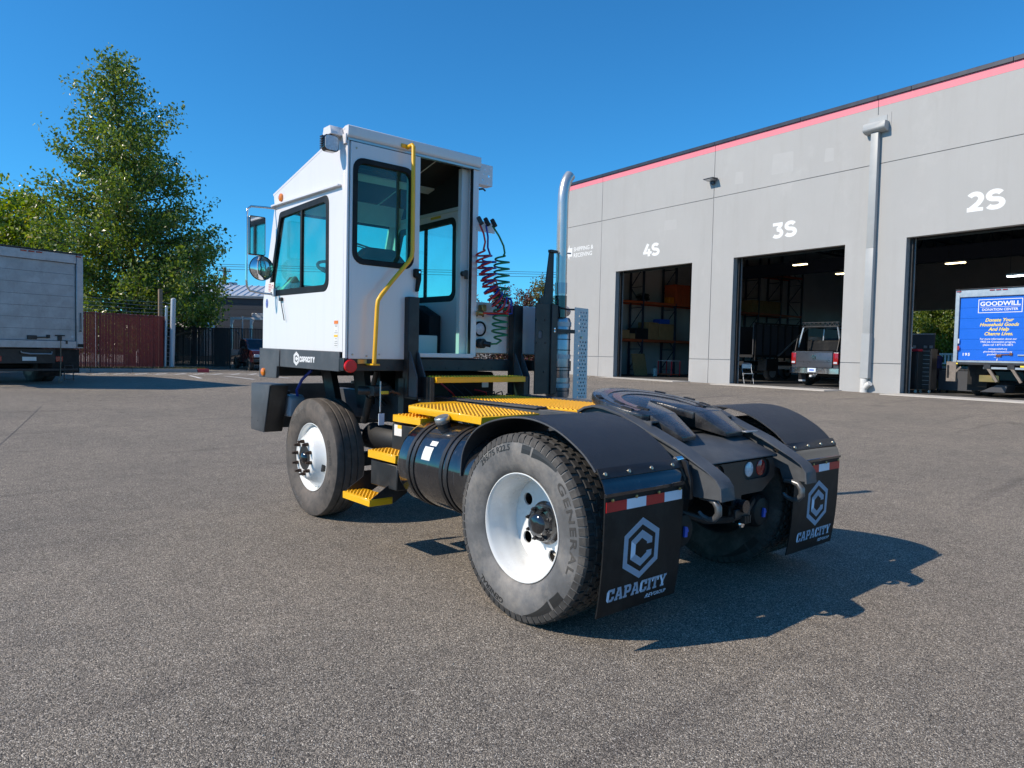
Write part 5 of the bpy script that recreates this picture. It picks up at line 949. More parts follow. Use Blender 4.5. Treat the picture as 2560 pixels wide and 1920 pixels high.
def person():
    # body one skinned mesh, seen from behind the bench
    me = bpy.data.meshes.new('person_body'); J = {'pel': (0, 0, .92, .15), 'wa': (0, 0, 1.06, .14), 'ch': (-.02, 0, 1.28, .165), 'sh': (-.03, 0, 1.40, .13), 'ne': (-.05, 0, 1.48, .06), 'he0': (-.07, 0, 1.56, .085), 'he': (-.08, 0, 1.64, .1), 'top': (-.07, 0, 1.70, .075)}
    for s, k in ((1, 'l'), (-1, 'r')):
        J['so'+k] = (-.02, .19*s, 1.39, .075); J['el'+k] = (-.10, .26*s, 1.14, .05); J['wr'+k] = (-.30, .18*s, 1.0, .038); J['ha'+k] = (-.38, .16*s, .98, .04)
        J['hi'+k] = (0, .09*s, .88, .11); J['kn'+k] = (-.02, .11*s, .48, .07); J['an'+k] = (.02, .12*s, .09, .05); J['fo'+k] = (-.13, .13*s, .04, .045)
    E = [('pel', 'wa'), ('wa', 'ch'), ('ch', 'sh'), ('sh', 'ne'), ('ne', 'he0'), ('he0', 'he'), ('he', 'top')]
    for k in 'lr': E += [('sh', 'so'+k), ('so'+k, 'el'+k), ('el'+k, 'wr'+k), ('wr'+k, 'ha'+k), ('pel', 'hi'+k), ('hi'+k, 'kn'+k), ('kn'+k, 'an'+k), ('an'+k, 'fo'+k)]
    ks = list(J); me.from_pydata([J[k][:3] for k in ks], [(ks.index(a), ks.index(b)) for a, b in E], [])
    o = bpy.data.objects.new('person', me); COL.objects.link(o); sk = o.modifiers.new('skin', 'SKIN')
    for i, k in enumerate(ks): me.skin_vertices[0].data[i].radius = (J[k][3], J[k][3]); me.skin_vertices[0].data[i].use_root = (k == 'pel')
    o.modifiers.new('sub', 'SUBSURF').render_levels = 2; o.modifiers['sub'].levels = 2
    dg = bpy.context.evaluated_depsgraph_get(); m2 = bpy.data.meshes.new_from_object(o.evaluated_get(dg)); o.modifiers.clear(); o.data = m2
    m2.materials.clear()
    for n_ in ('cloth_blue', 'denim', 'skin', 'hair'): m2.materials.append(M(n_))
    for p in m2.polygons:
        c = p.center; p.material_index = 2 if (c.z > 1.46 and c.x < -.10) or (c.z > 1.46 and c.z < 1.52) or (c.x < -.27 and c.z > .9) else 3 if c.z > 1.46 else 1 if c.z < .95 else 0
        p.use_smooth = True
    o.scale = (.93, .93, .93); o.location = BW(3.9, 7.62, .362); o.rotation_euler = (0, 0, BYAW-1.9)
    tag(o, 'person in a dark blue top standing behind the workbench in 2S', 'person')
person()
# folding chair
fc = thing('folding_chair', 'open metal folding chair just inside the 3S door left jamb', 'chair', BW(.75, 13.95, .362), BYAW+.9)
MB().prism(rr(-.20, -.20, .20, .20, .03), 'z', .43, .45).build('seat', 'galv', fc); MB().sheet([[(.22+.03*math.cos(a), y, z) for a, y in zip((0, .5, 0), (-.19, 0, .19))] for z in (.66, .84)]).build('backrest', 'galv', fc)
for y in (-.2, .2): MB().tube([(.24, y, .86), (.20, y, .6), (.02, y, .40), (-.24, y, .0)], .012, 8).build('leg', 'galv', fc, smooth=True); MB().tube([(-.16, y, .43), (.02, y, .22), (.26, y, .0)], .012, 8).build('leg', 'galv', fc, smooth=True)
MB().tube([(.24, -.2, .86), (.245, -.1, .88), (.245, .1, .88), (.24, .2, .86)], .012, 8).build('top_tube', 'galv', fc, smooth=True)

# repainted patches, conduit and bollard-free wall details
for t0, t1, z0, z1 in ((11.6, 12.6, 8.9, 9.75), (13.95, 14.4, 8.85, 9.4), (9.9, 10.3, 8.95, 9.5), (17.6, 18.4, 7.4, 7.9)):
    Wp('paint_patch', MB().prism(rpoly([(t0, z0), (t1, z0+.03), (t1-.04, z1), (t0+.03, z1-.05)], .05, 3), 'x', -.0012, -.0004), 'wall_patch')
for a, b in DOORS[:3]: Wp('door_track', B(.41, b-.12, .36, .46, b-.06, 6.0), 'galv'); Wp('door_track', B(.41, a+.06, .36, .46, a+.12, 6.0), 'galv'); Wp('door_curtain', B(.50, a-.05, DH-.06, .56, b+.05, 6.2), 'dark_metal')
# ================================================================== vehicles (local: y forward, x right, origin on the ground under the rear edge)
def simple_wheel(parent, x, y, r=.5, w=.28, rim='galv', rr_=.29):
    o = MB().lathe([(-w/2, rr_), (-w/2-.005, rr_+.03), (-w/2, r-.06), (-w/2+.03, r-.01), (-w*.3, r), (w*.3, r), (w/2-.03, r-.01), (w/2, r-.06), (w/2, rr_)], n=36, close=True).build('wheel', 'rubber', parent, smooth=True, loc=(x, y, r))
    MB().lathe([(-w/2-.004, rr_), (-w/2+.03, rr_-.03), (-w/2+.05, rr_*.5), (-w/2+.01, rr_*.35), (-w/2, 0)], n=28).build('rim', rim, o, smooth=True); MB().lathe([(w/2+.004, rr_), (w/2-.03, rr_-.03), (w/2-.05, rr_*.5), (w/2-.01, rr_*.35), (w/2, 0)], n=28).build('rim', rim, o, smooth=True)
    return o
def box_truck(label, loc, rz, zt, zb, doorm, framem, length, npan, cab=True, sidem='frame_alu', sill=.19, post=.17):
    t = thing('box_truck', label, 'truck', loc, rz); hw = 1.25
    MB().box(-hw+.02, .12, zb+.12, hw-.02, length, zt-.03).build('cargo_body', sidem, t, bev=.02)
    fr_ = MB().box(-hw, 0, zb, -hw+post, .12, zt-.0).build('rear_post', framem, t, bev=.012); MB().box(hw-post, 0, zb, hw, .12, zt).build('rear_post', framem, t, bev=.012)
    MB().box(-hw+post+.001, .0, zt-.24, hw-post-.001, .12, zt).build('rear_header', framem, t, bev=.01); MB().box(-hw-.01, -.03, zt+.001, hw+.01, .20, zt+.035).build('roof_lip', 'dark_metal', t, bev=.008)
    MB().box(-hw+post+.001, .0, zb, hw-post-.001, .14, zb+sill).build('rear_sill', framem, t, bev=.01)
    zz = np.linspace(zb+sill+.005, zt-.245, npan+1)
    for k in range(npan): MB().box(-hw+post+.015, .055, zz[k]+.002, hw-post-.015, .085, zz[k+1]-.002).build('door_panel', doorm, t, bev=.002)
    MB().box(-hw+post+.002, .086, zb+sill, hw-post-.002, .10, zt-.24).build('door_backing', 'dark', t); 
    for x in (-.55, .55, .95, -.95): MB().box(x-.02, .02, zt-.06, x+.02, .03, zt-.02).build('seal', 'dark', t) if False else None
    for x in (-.18, 0, .18, -hw+.10, hw-.12): MB().box(x-.07, -.02, zt-.065, x+.07, -.001, zt-.03).build('marker_lamp', 'red_lens', t, bev=.006)
    MB().box(-.45, .5, zb-.28, -.35, length+.5, zb-.02).build('chassis_rail', 'dark', t); MB().box(.35, .5, zb-.28, .45, length+.5, zb-.02).build('chassis_rail', 'dark', t)
    for y in np.arange(.4, length, .6): MB().box(-hw+.05, y, zb-.02, hw-.05, y+.08, zb+.11).build('floor_bearer', 'dark', t)
    for s in (-1, 1):
        simple_wheel(t, s*.98, 1.5, .45, .26, 'dark_metal', .26); simple_wheel(t, s*.70, 1.5, .45, .26, 'dark_metal', .26); MB().box(s*.84-.30, .93, .18, s*.84+.30, .945, zb-.05).build('mud_flap', 'flap', t); simple_wheel(t, s*.98, length+1.2, .45, .26, 'galv', .26)
    MB().cyl((-.9, 1.5, .45), (.9, 1.5, .45), .08, 12).build('axle', 'dark', t); MB().cyl((-.9, length+1.2, .45), (.9, length+1.2, .45), .06, 12).build('axle', 'dark', t)
    if cab:
        c = MB().prism([(length+.25, .55), (length+2.2, .55), (length+2.2, 1.35), (length+1.95, 2.35), (length+.25, 2.45)], 'x', -1.05, 1.05).build('cab', 'white', t, bev=.05, seg=2)
        MB().prism([(length+2.205, 1.38), (length+2.215, 1.38), (length+1.98, 2.25), (length+1.97, 2.25)], 'x', -.9, .9).build('windscreen', 'black_glass', c)
        for s in (-1, 1): MB().prism([(length+1.0, 1.4), (length+2.05, 1.4), (length+1.85, 2.2), (length+1.0, 2.2)], 'x', s*1.051, s*1.056).build('side_window', 'black_glass', c)
        MB().box(-1.05, length+2.2, .5, 1.05, length+2.35, .75).build('bumper', 'cabin_white', t, bev=.02)
    return t
# ---- weathered truck on the left
LT = box_truck('weathered aluminium box truck with a scuffed roll-up door parked left', (-1.15, 18.77, gz(-1, 19)), .29, 3.43, .955, 'door_alu', 'frame_alu', 5.2, 7)
MB().obox((.02, .04, 1.22), (.22, .05, .10)).build('door_lock', 'black', LT, bev=.01); MB().bar((.12, .03, 1.22), (.38, .03, 1.23), .03, .03).build('lock_bar', 'black', LT); MB().obox((.40, .04, 1.25), (.08, .05, .09)).build('lock_keeper', 'black', LT, bev=.01)
MB().box(.56, .02, 1.27, .80, .05, 1.30).build('pull_handle', 'black', LT, bev=.006); MB().box(.63, .02, 1.12, .72, .05, 1.269).build('pull_bracket', 'black', LT); MB().tube([(.68, .0, 1.15), (.675, -.01, .6), (.66, 0, .16), (.62, .02, .10), (.67, .03, .05), (.72, .02, .10)], .012, 6).build('pull_strap', 'wood_post', LT)
MB().box(.80, .025, 1.07, .85, -.01, 1.16).build('door_stop', 'black', LT); MB().lathe([(.054, .035), (.05, .03), (.049, 0)], (1.0, 0, 1.26), 'y', 14).build('vent_plug', 'galv_light', LT)
MB().box(1.10, -.012, .99, 1.25, -.001, 1.075).build('bumper_block', 'flap', LT, bev=.006); MB().tube([(1.17, -.03, 1.9), (1.17, -.04, 1.45)], .012, 8).build('grab_handle', 'dark_metal', LT); MB().lathe([(-.02, .022), (-.05, .02), (-.052, 0)], (1.165, 0, 1.42), 'y', 12).build('grab_foot', 'dark', LT)
MB().box(-.9, .15, .55, .62, .23, .93).build('rear_frame', 'black', LT, bev=.008); pl = MB().box(-.16, .138, .62, .16, .149, .72).build('licence_plate', 'decal', LT); text('plate_text', 'WA 7C42', 'truck_blue', pl, (0, .137, .645), (1, 0, 0), (0, 0, 1), .07) if False else None
MB().tube([(-.2, .12, .86), (-.2, .09, .83), (.0, .085, .80), (.5, .085, .80), (.52, .12, .86)], .018, 8).build('step_bar', 'galv', LT, smooth=True); MB().box(-1.15, .02, .36, 1.12, .10, .42).build('under_ride_bar', 'dark_metal', LT, bev=.006)
MB().box(.62, .13, .60, .80, .15, .74).build('tail_lamp', 'red_lens', LT, bev=.01); MB().box(-.80, .13, .60, -.62, .15, .74).build('tail_lamp', 'red_lens', LT, bev=.01); MB().box(.55, .16, .30, 1.22, .175, .93).build('splash_guard', 'flap', LT)
lad = MB()
for z in (.14, .33, .5): lad.bar((.78, .05, z), (1.02, .05, z), .02, .02)
lad.bar((.78, .05, .1), (.80, .05, .52), .02, .02).bar((1.02, .05, .1), (1.0, .05, .52), .02, .02); lad.build('fold_step', 'dark_metal', LT)

# ---- blue donation truck in bay 2S
ba = math.atan2(BW(1, 0)[1]-BW(0, 0)[1], BW(1, 0)[0]-BW(0, 0)[0])
GT = box_truck('blue roll-door charity box truck parked nose-in at the 2S door', BW(.35, 4.32, .362), ba-PI/2+.02, 3.50, 1.12, 'truck_blue', 'galv', 6.2, 6, sidem='white', sill=.07, post=.13)
Gy = -.0
def gtext(s, x, z, size, m='wall_white', **kw): return text('door_lettering', s, m, GT, (x, .0525, z), (1, 0, 0), (0, 0, 1), size, **kw)
gtext('GOODWILL', .035, 2.96, .19, off=.03, wide=1.10); gtext('DONATION CENTER', .035, 2.80, .105, off=.016, wide=1.02)
for x0, z0, x1, z1 in ((-.58, 2.73, .66, 2.75), (-.58, 3.15, .66, 3.17), (-.58, 2.7501, -.56, 3.1499), (.64, 2.7501, .66, 3.1499), (-.52, 2.915, .60, 2.925)): MB().box(x0, .0522, z0, x1, .0535, z1).build('sign_border', 'wall_white', GT)
for i, s in enumerate(('Donate Your', 'Household Goods', 'And Help', 'Change Lives.')): gtext(s, .03, 2.45-i*.147, .15, 'ink_yellow', shear=.3, off=.02, wide=.98)
for i, s in enumerate(('For more information about our', 'FREE Job Connection program,', 'please call 1-877-676-5872')): gtext(s, .03, 1.865-i*.095, .085, off=.01, wide=.92)
for i, s in enumerate(('meetgoodwill.org', 'goodwilljobconnection.org', 'goodwillbooks.com')): gtext(s, .03, 1.55-i*.09, .078, shear=.2, off=.01, wide=.95)
gtext('Find us on', .03, 1.285, .04); gtext('f', .03, 1.19, .10, off=.02); [gtext(c, -.96+.085*i, 1.345, .125, off=.03, wide=1.1) for i, c in enumerate('195')]
MB().bar((.02, .03, 1.385), (.42, .03, 1.40), .03, .03).obox((.08, .03, 1.36), (.16, .04, .07)).obox((.42, .03, 1.41), (.08, .04, .08)).build('door_latch', 'rust', GT, bev=.006); MB().box(.60, .02, 1.36, .80, .045, 1.40).build('pull_handle', 'galv', GT)
MB().box(-1.13, -.012, 1.52, -1.06, -.001, 1.66).build('tail_lamp', 'red_lens', GT, bev=.01); MB().box(-1.12, -.012, 1.74, -1.07, -.001, 1.90).build('side_lamp', 'clear_lens', GT, bev=.01)
MB().box(-1.25, -.06, 1.05, 1.25, -.001, 1.118).build('dock_bumper', 'dark_metal', GT, bev=.005); MB().box(-1.22, -.075, 1.06, -1.06, -.061, 1.105).build('reflector', 'ink_yellow', GT)
MB().box(-1.40, -.08, .48, -1.10, .06, 1.14).build('lift_post', 'lift_shaded', GT, bev=.008); MB().box(-1.37, -.10, .60, -1.31, -.081, 1.02).build('post_rub_rail', 'flap', GT, bev=.006); MB().prism([(-1.10, .78), (-.95, .95), (-.97, 1.0), (-1.10, .88)], 'y', -.07, -.05).build('post_brace', 'lift_shaded', GT)
MB().box(-.28, -.14, .92, .92, -.06, .99).build('lift_crossbar', 'galv', GT, bev=.006)
for x in (-.16, .50): MB().bar((x, -.12, .98), (x+.28, -.10, .52), .10, .08).build('lift_arm', 'lift_shaded', GT, bev=.006); MB().obox((x, -.13, 1.0), (.2, .1, .14)).build('lift_hinge', 'dark_metal', GT, bev=.01)
MB().box(.72, -.075, 1.0, 1.2, -.062, 1.05).build('caution_decal', 'ink_yellow', GT); MB().box(-.55, .3, .5, .02, .4, .72).build('licence_panel', 'brass', GT, bev=.006); MB().prism([(-.6, .15), (.15, .15), (.2, .42), (-.1, .42)], 'y', .5, 1.2).build('toolbox', 'siding', GT, bev=.02)

# ---- grey pickup in bay 3S
PT = thing('pickup_truck', 'dark grey pickup with a ladder rack backed to the 3S door', 'pickup', BW(1.75, 11.5, .362), ba-PI/2+.03)
PT.scale = (1.05, 1.05, 1.08)
prof = [(.10, .55), (.08, .78), (.04, 1.02), (.06, 1.30), (.10, 1.33), (2.0, 1.35), (2.0, 1.36), (2.25, 1.90), (3.6, 1.92), (4.25, 1.42), (5.6, 1.25), (5.75, .95), (5.72, .55), (4.95, .5), (4.0, .5), (1.9, .5), (.75, .55)]
MB().prism([p for p in prof], 'x', -.98, .98).build('body', 'pick_grey', PT, bev=.05, seg=2)
tg = MB().prism(rr(-.76, .72, .76, 1.33, .03, 3), 'y', .0, .055).build('tailgate', 'pick_grey', PT, bev=.015, seg=2); MB().box(-.78, -.005, 1.28, .78, .05, 1.345).build('tailgate_spoiler', 'pick_grey', tg, bev=.012)
MB().box(-.74, -.006, .93, .74, -.001, .94).build('tailgate_crease', 'dark', tg)
em = MB().prism(rpoly([(-.085, 1.19), (.085, 1.19), (.075, 1.07), (0, 1.0), (-.075, 1.07)], .015, 2), 'y', -.018, -.001).build('tailgate_emblem', 'chrome', tg, bev=.004)
MB().prism([(-.05, 1.165), (-.02, 1.165), (-.015, 1.10), (0, 1.07), (.015, 1.10), (.02, 1.165), (.05, 1.165), (.03, 1.06), (0, 1.03), (-.03, 1.06)], 'y', -.021, -.0185).build('emblem_mark', 'dark', em)
text('tailgate_script', '4X4', 'chrome', tg, (.60, -.002, .965), (1, 0, 0), (0, 0, 1), .07, shear=.2, off=.02, wide=1.6)
for s in (-1, 1): MB().box(s*.88-.10, .02, .85, s*.88+.105, .16, 1.28).build('tail_lamp', 'red_lens', PT, bev=.02, seg=2); MB().box(s*.88-.07, .012, .88, s*.88+.07, .019, .95).build('reverse_lamp', 'clear_lens', PT)
bu = MB().sheet([[(x, -.10+.10*(abs(x)/1.02)**3, z) for x in np.linspace(-1.03, 1.03, 15)] for z in (.50, .54, .66, .70)]).build('rear_bumper', 'chrome', PT, smooth=True); MB().box(-1.0, .0, .49, 1.0, .09, .71).build('bumper_core', 'chrome', PT, bev=.02)
pl = MB().box(-.17, -.125, .55, .17, -.115, .70).build('licence_plate', 'white_tape', bu); MB().box(-.10, -.127, .60, .10, -.1255, .65).build('plate_number', 'truck_blue', pl); MB().box(-.05, -.20, .36, .05, .1, .44).build('hitch_receiver', 'decal', PT, bev=.008); MB().tube([(.08, -.12, .47), (.16, -.16, .43), (.24, -.14, .46)], .012, 6).build('safety_chain', 'galv', PT)
MB().prism([(-.80, 1.42), (.80, 1.42), (.72, 1.84), (-.72, 1.84)], 'y', 2.0, 2.02).xf(Matrix(((1, 0, 0, 0), (0, 1, .46, -.655), (0, 0, 1, 0), (0, 0, 0, 1)))).build('rear_window', 'flap', PT); MB().box(-.84, .9, 1.36, .84, 1.9, 1.78).build('bed_cargo', 'flap', PT, bev=.03)
for s in (-1, 1):
    MB().bar((s*.93, .35, 1.34), (s*.72, .40, 2.28), .05, .05).build('rack_post', 'galv', PT); MB().bar((s*.80, 2.0, 1.36), (s*.74, 2.0, 2.28), .05, .05).build('rack_post', 'galv', PT); MB().bar((s*.74, .35, 2.30), (s*.74, 4.2, 2.30), .05, .05).build('rack_rail', 'dark_metal', PT); MB().prism([(.1, 1.35), (.45, 1.35), (.45, 1.85), (.25, 1.85)], 'x', s*.88-.01, s*.88+.01).build('rack_mesh', 'dark_metal', PT)
    simple_wheel(PT, s*.86, 1.15, .40, .28, 'chrome', .24); simple_wheel(PT, s*.86, 4.75, .40, .28, 'chrome', .24); MB().box(s*.86-.17, .66, .14, s*.86+.17, .675, .6).build('mud_flap', 'flap', PT); MB().box(s*.86-.15, .655, .16, s*.86+.15, .659, .22).build('flap_trim', 'galv_light', PT)
for y in (.40, 2.0): MB().bar((-.78, y, 2.30), (.78, y, 2.30), .05, .05).build('rack_bar', 'dark_metal', PT); MB().bar((-.78, y, 2.46), (.78, y, 2.46), .03, .03).build('rack_bar', 'dark_metal', PT)
m = MB()
for k in range(8): x = -.75+k*.19; m.bar((x, .4, 2.31), (x+.095, .4, 2.45), .02, .02).bar((x+.095, .4, 2.45), (x+.19, .4, 2.31), .02, .02)
m.build('rack_lattice', 'dark_metal', PT); MB().cyl((-.8, 1.15, .4), (.8, 1.15, .4), .07, 12).build('axle', 'dark', PT); MB().cyl((-.8, 4.75, .4), (.8, 4.75, .4), .05, 12).build('axle', 'dark', PT)

# ---- dark dump-bed truck with white cab deep in bay 3S
DT = thing('dump_truck', 'dark-bodied stake truck with white cab side-on behind the folding chair', 'truck', BW(4.0, 17.2, .362), BYAW-PI/2-.05)
MB().box(-1.1, .0, 1.15, 1.1, 4.2, 1.28).build('bed_floor', 'dark', DT); MB().box(-1.12, .0, 1.281, -1.07, 4.2, 2.75).build('bed_side', 'siding', DT); MB().box(1.07, .0, 1.281, 1.12, 4.2, 2.75).build('bed_side', 'siding', DT); MB().box(-1.069, 4.12, 1.281, 1.069, 4.2, 2.75).build('bed_head', 'siding', DT)
for y in np.arange(.1, 4.2, .55): MB().box(1.121, y, 1.0, 1.17, y+.07, 2.8).build('stake', 'dark_metal', DT)
MB().box(1.121, .0, 2.76, 1.18, 4.25, 2.84).build('top_rail', 'dark_metal', DT); MB().bar((1.20, 1.8, 1.25), (1.20, 4.1, 2.75), .06, .06).build('diagonal_brace', 'galv', DT)
c = MB().prism([(4.4, .55), (6.0, .55), (6.0, 1.35), (5.65, 2.2), (5.4, 2.3), (4.4, 2.3)], 'x', -1.0, 1.0).build('cab', 'white', DT, bev=.05, seg=2); MB().prism([(4.95, 1.40), (5.85, 1.40), (5.55, 2.1), (4.95, 2.1)], 'x', 1.001, 1.006).build('side_window', 'black_glass', c); MB().prism([(6.005, 1.38), (5.68, 2.18), (5.67, 2.18), (5.995, 1.38)], 'x', -.9, .9).build('windscreen', 'black_glass', c)
MB().box(-.4, .2, .75, .4, 5.8, .95).build('chassis', 'dark', DT); MB().box(.6, 1.0, .5, 1.15, 1.9, 1.1).build('tool_box', 'dark_metal', DT, bev=.02)
for s in (-1, 1):
    for y in (1.6, 5.2): simple_wheel(DT, s*.92, y, .42, .26, 'galv', .25)
for y in (1.6, 5.2): MB().cyl((-.9, y, .42), (.9, y, .42), .07, 12).build('axle', 'dark', DT)
text('cab_lettering', 'GDS', 'siding', DT, (1.003, 5.25, 1.12), (0, 1, 0), (0, 0, 1), .2, off=.01)

# ---- maroon pickup by the black fence
SV = thing('maroon_pickup', 'dark maroon compact pickup parked by the black slat fence', 'pickup', (9.39, 32.29, gz(9, 31)), 3.0); SV.scale = (1, 1, .9)
MB().prism([(.05, .45), (.02, 1.02), (1.75, 1.04), (1.85, 1.52), (2.15, 1.58), (3.0, 1.56), (3.45, 1.08), (4.45, .98), (4.6, .72), (4.55, .42), (4.1, .38), (3.2, .38), (1.5, .38)], 'x', -.80, .80).build('body', 'maroon', SV, bev=.05, seg=2)
MB().prism([(3.06, 1.52), (3.05, 1.53), (3.47, 1.09), (3.48, 1.08)], 'x', -.68, .68).build('windscreen', 'black_glass', SV)
for s in (-1, 1):
    MB().prism([(2.05, 1.10), (3.28, 1.10), (2.98, 1.50), (2.1, 1.50)], 'x', s*.801, s*.806).build('side_window', 'black_glass', SV); MB().box(s*.62-.13, 4.565, .66, s*.62+.13, 4.61, .80).build('headlamp', 'clear_lens', SV, bev=.01); MB().obox((s*.88, 3.1, 1.12), (.14, .08, .1)).build('door_mirror', 'black', SV, bev=.02)
    for y in (.95, 3.75): simple_wheel(SV, s*.72, y, .33, .2, 'chrome', .2)
MB().box(-.45, 4.595, .62, .45, 4.62, .78).build('grille', 'dark', SV); MB().box(-.78, 4.56, .42, .78, 4.68, .58).build('front_bumper', 'dark_metal', SV, bev=.02); MB().box(-.16, 4.685, .46, .16, 4.69, .56).build('licence_plate', 'white_tape', SV)
for y in (.95, 3.75): MB().cyl((-.7, y, .33), (.7, y, .33), .05, 10).build('axle', 'dark', SV)
# ================================================================== left side of the yard
def sheet_on_ground(name, m, poly, dz=.006, label=None, cat=None, group=None, kind='structure'):
    # poly: quad corners (4) subdivided on to the ground
    a, b, c, d = [Vector(p) for p in poly]; n = max(2, int((b-a).length/.5)); k = max(1, int((d-a).length/.5)); secs = []
    for i in range(n+1):
        s = i/n; row = []
        for j in range(k+1):
            t = j/k; p = a.lerp(b, s).lerp(d.lerp(c, s), t); row.append((p.x, p.y, gz(p.x, p.y)+dz))
        secs.append(row)
    return MB().sheet(secs).build(name, m, None, kind=kind)
def line(p, q, w=.1):
    p = Vector(p); q = Vector(q); n = (q-p).normalized(); n = Vector((-n.y, n.x))*w/2; return [p-n, q-n, q+n, p+n]
for k in range(16):
    x = .4+k*.62; y = 25.75-.19*(k*.62); sheet_on_ground('painted_stripe', 'line_paint', line((x-.55, y-1.25), (x+.35, y+.15)))
sheet_on_ground('painted_stripe', 'line_paint', line((-.6, 24.65), (9.5, 22.9), .11)); sheet_on_ground('painted_stripe', 'line_paint', line((-.2, 26.0), (9.5, 24.2), .11))
sheet_on_ground('painted_stripe', 'line_paint', line((3.62, 20.9), (3.9, 23.0), .11)); sheet_on_ground('painted_stripe', 'line_paint', line((5.0, 20.0), (4.9, 22.5), .11)); sheet_on_ground('painted_stripe', 'line_paint', line((6.4, 20.5), (6.2, 22.8), .11))
sheet_on_ground('pavement_seam', 'asphalt_dark', line((-4.6, .9), (-1.6, 13.9), .012), dz=.004)
# kerb
K0 = Vector((-2.5, 26.65)); K1 = Vector((5.55, 26.05)); kd = (K1-K0).normalized(); kn = Vector((-kd.y, kd.x))
kb = thing('kerb', 'pale concrete kerb with a red painted end below the red fence', 'kerb', (0, 0, 0))
L_ = (K1-K0).length; nseg = 6
for i in range(nseg):
    p = K0+kd*(L_*i/nseg); q = K0+kd*(L_*(i+1)/nseg-.008); z = gz(p.x, p.y); m = 'kerb_red' if i == nseg-1 else 'kerb'
    if i == nseg-1: p = q-kd*.42
    if i == nseg-2: q = K1-kd*.44
    MB().add([(p.x, p.y, z-.1), (q.x, q.y, z-.1), (q.x+kn.x*.16, q.y+kn.y*.16, z-.1), (p.x+kn.x*.16, p.y+kn.y*.16, z-.1), (p.x+kn.x*.02, p.y+kn.y*.02, z+.14), (q.x+kn.x*.02, q.y+kn.y*.02, z+.14), (q.x+kn.x*.16, q.y+kn.y*.16, z+.14), (p.x+kn.x*.16, p.y+kn.y*.16, z+.14)],
             [(3, 2, 1, 0), (4, 5, 6, 7), (0, 1, 5, 4), (1, 2, 6, 5), (2, 3, 7, 6), (3, 0, 4, 7)]).build('kerb_stone', m, kb, bev=.015, seg=2)
# planted verge behind the kerb
vg = MB().sheet([[(-2.5+i*.8, 26.82-.06*i+j*2.2, gz(0, 27)+.11) for j in range(5)] for i in range(11)]).build('verge', 'bark', None, kind='structure')
gm = MB()
for k in range(5200):
    x = rng.uniform(-2.4, 5.5); y = 26.85-.075*(x+2.5)+abs(rng.normal(0, .3)); z = gz(0, 27)+.11; h = rng.uniform(.04, .12); a = rng.uniform(0, 6.28); w = .012
    gm.add([(x-w*math.cos(a), y-w*math.sin(a), z), (x+w*math.cos(a), y+w*math.sin(a), z), (x+rng.normal(0, .03), y+rng.normal(0, .03), z+h)], [(0, 1, 2)])
gmo = gm.build('grass', 'grass', None, kind='stuff'); gmo['label'] = 'short weedy grass along the kerb'
# ---- fences
def slat_fence(name, label, a, b, z0, h, m, pitch, w, post=2.4, wires=0, postm='galv', gap=.0, fray=True):
    a = Vector((*a, z0)); b = Vector((*b, z0)); d = (b-a); L = d.length; d.normalize(); ang = math.atan2(d.y, d.x)
    t = thing(name, label, 'fence', a, ang); sm = MB(); x = .03
    r_ = random.Random(3)
    while x < L:
        top = h+r_.uniform(-.015, .015); ww = w*(r_.uniform(.72, .86) if r_.random() < .3 else r_.uniform(.9, 1.0)); dx = r_.uniform(-.004, .004); sm.add([(x+dx, -.004, .05), (x+dx+ww, -.004, .05), (x+dx+ww, -.004, top), (x+dx, -.004, top), (x+dx, .004, .05), (x+dx+ww, .004, .05), (x+dx+ww, .004, top), (x+dx, .004, top)], [(0, 1, 2, 3), (7, 6, 5, 4), (1, 5, 6, 2), (0, 3, 7, 4), (3, 2, 6, 7)]); x += pitch
    sm.build('slats', m, t, kind='stuff')
    wm = MB(); s = .16
    for i in range(int(L/s)+int(h/s)+1):
        for sg in (1, -1):
            x0 = i*s-h if sg > 0 else i*s
            u0, u1 = (max(0, -(x0)) if sg > 0 else max(0, x0-L)), min(h, (L-x0) if sg > 0 else x0)
            if u1-u0 > .1: wm.bar((x0+sg*u0, -.009, .03+u0), (x0+sg*u1, -.009, .03+u1), .0022, .0022)
    wm.build('wire_mesh', 'dark_metal', t, kind='stuff')
    n = max(1, int(L/post))
    for i in range(n+1): MB().cyl((L*i/n, .05, -.1), (L*i/n, .05, h+.03), .03, 12).build('post', postm, t, smooth=True)
    MB().cyl((0, .03, h-.02), (L, .03, h-.02), .02, 8).build('top_rail', postm, t, smooth=True)
    for k in range(wires):
        z = h+.12+.14*k; MB().tube([(L*i/8, .05, z-.02*math.sin(i*PI/8*3)**2) for i in range(9)], .005, 5).build('barbed_wire', 'galv', t)
    return t
ZF = gz(2, 27)+.12
slat_fence('slat_fence', 'dark red slatted chain-link fence behind the kerb', (-3.2, 26.0), (4.45, 27.95), ZF, 2.08, 'red_slat', .052, .046, wires=4)
slat_fence('slat_fence', 'black slatted chain-link fence in the shade of the tree', (5.0, 34.55), (8.3, 31.67), gz(8, 33)+.02, 1.9, 'black_slat', .055, .053, postm='black')
slat_fence('slat_fence', 'black slatted gate return beyond the maroon pickup', (8.35, 33.9), (14, 30.6), gz(8, 33)+.02, 1.95, 'black_slat', .075, .045, postm='black')
gp = thing('gate_post', 'tall pale galvanised gate post with round cap right of the red fence', 'post', (4.60, 27.65, ZF)); MB().cyl((0, 0, -.1), (.06, 0, 2.72), .095, 20).build('tube', 'galv_light', gp, smooth=True); MB().lathe([(2.72, .098), (2.77, .09), (2.80, .05), (2.81, 0)], (.06, 0, 0), 'z', 20).build('cap', 'galv_light', gp, smooth=True)
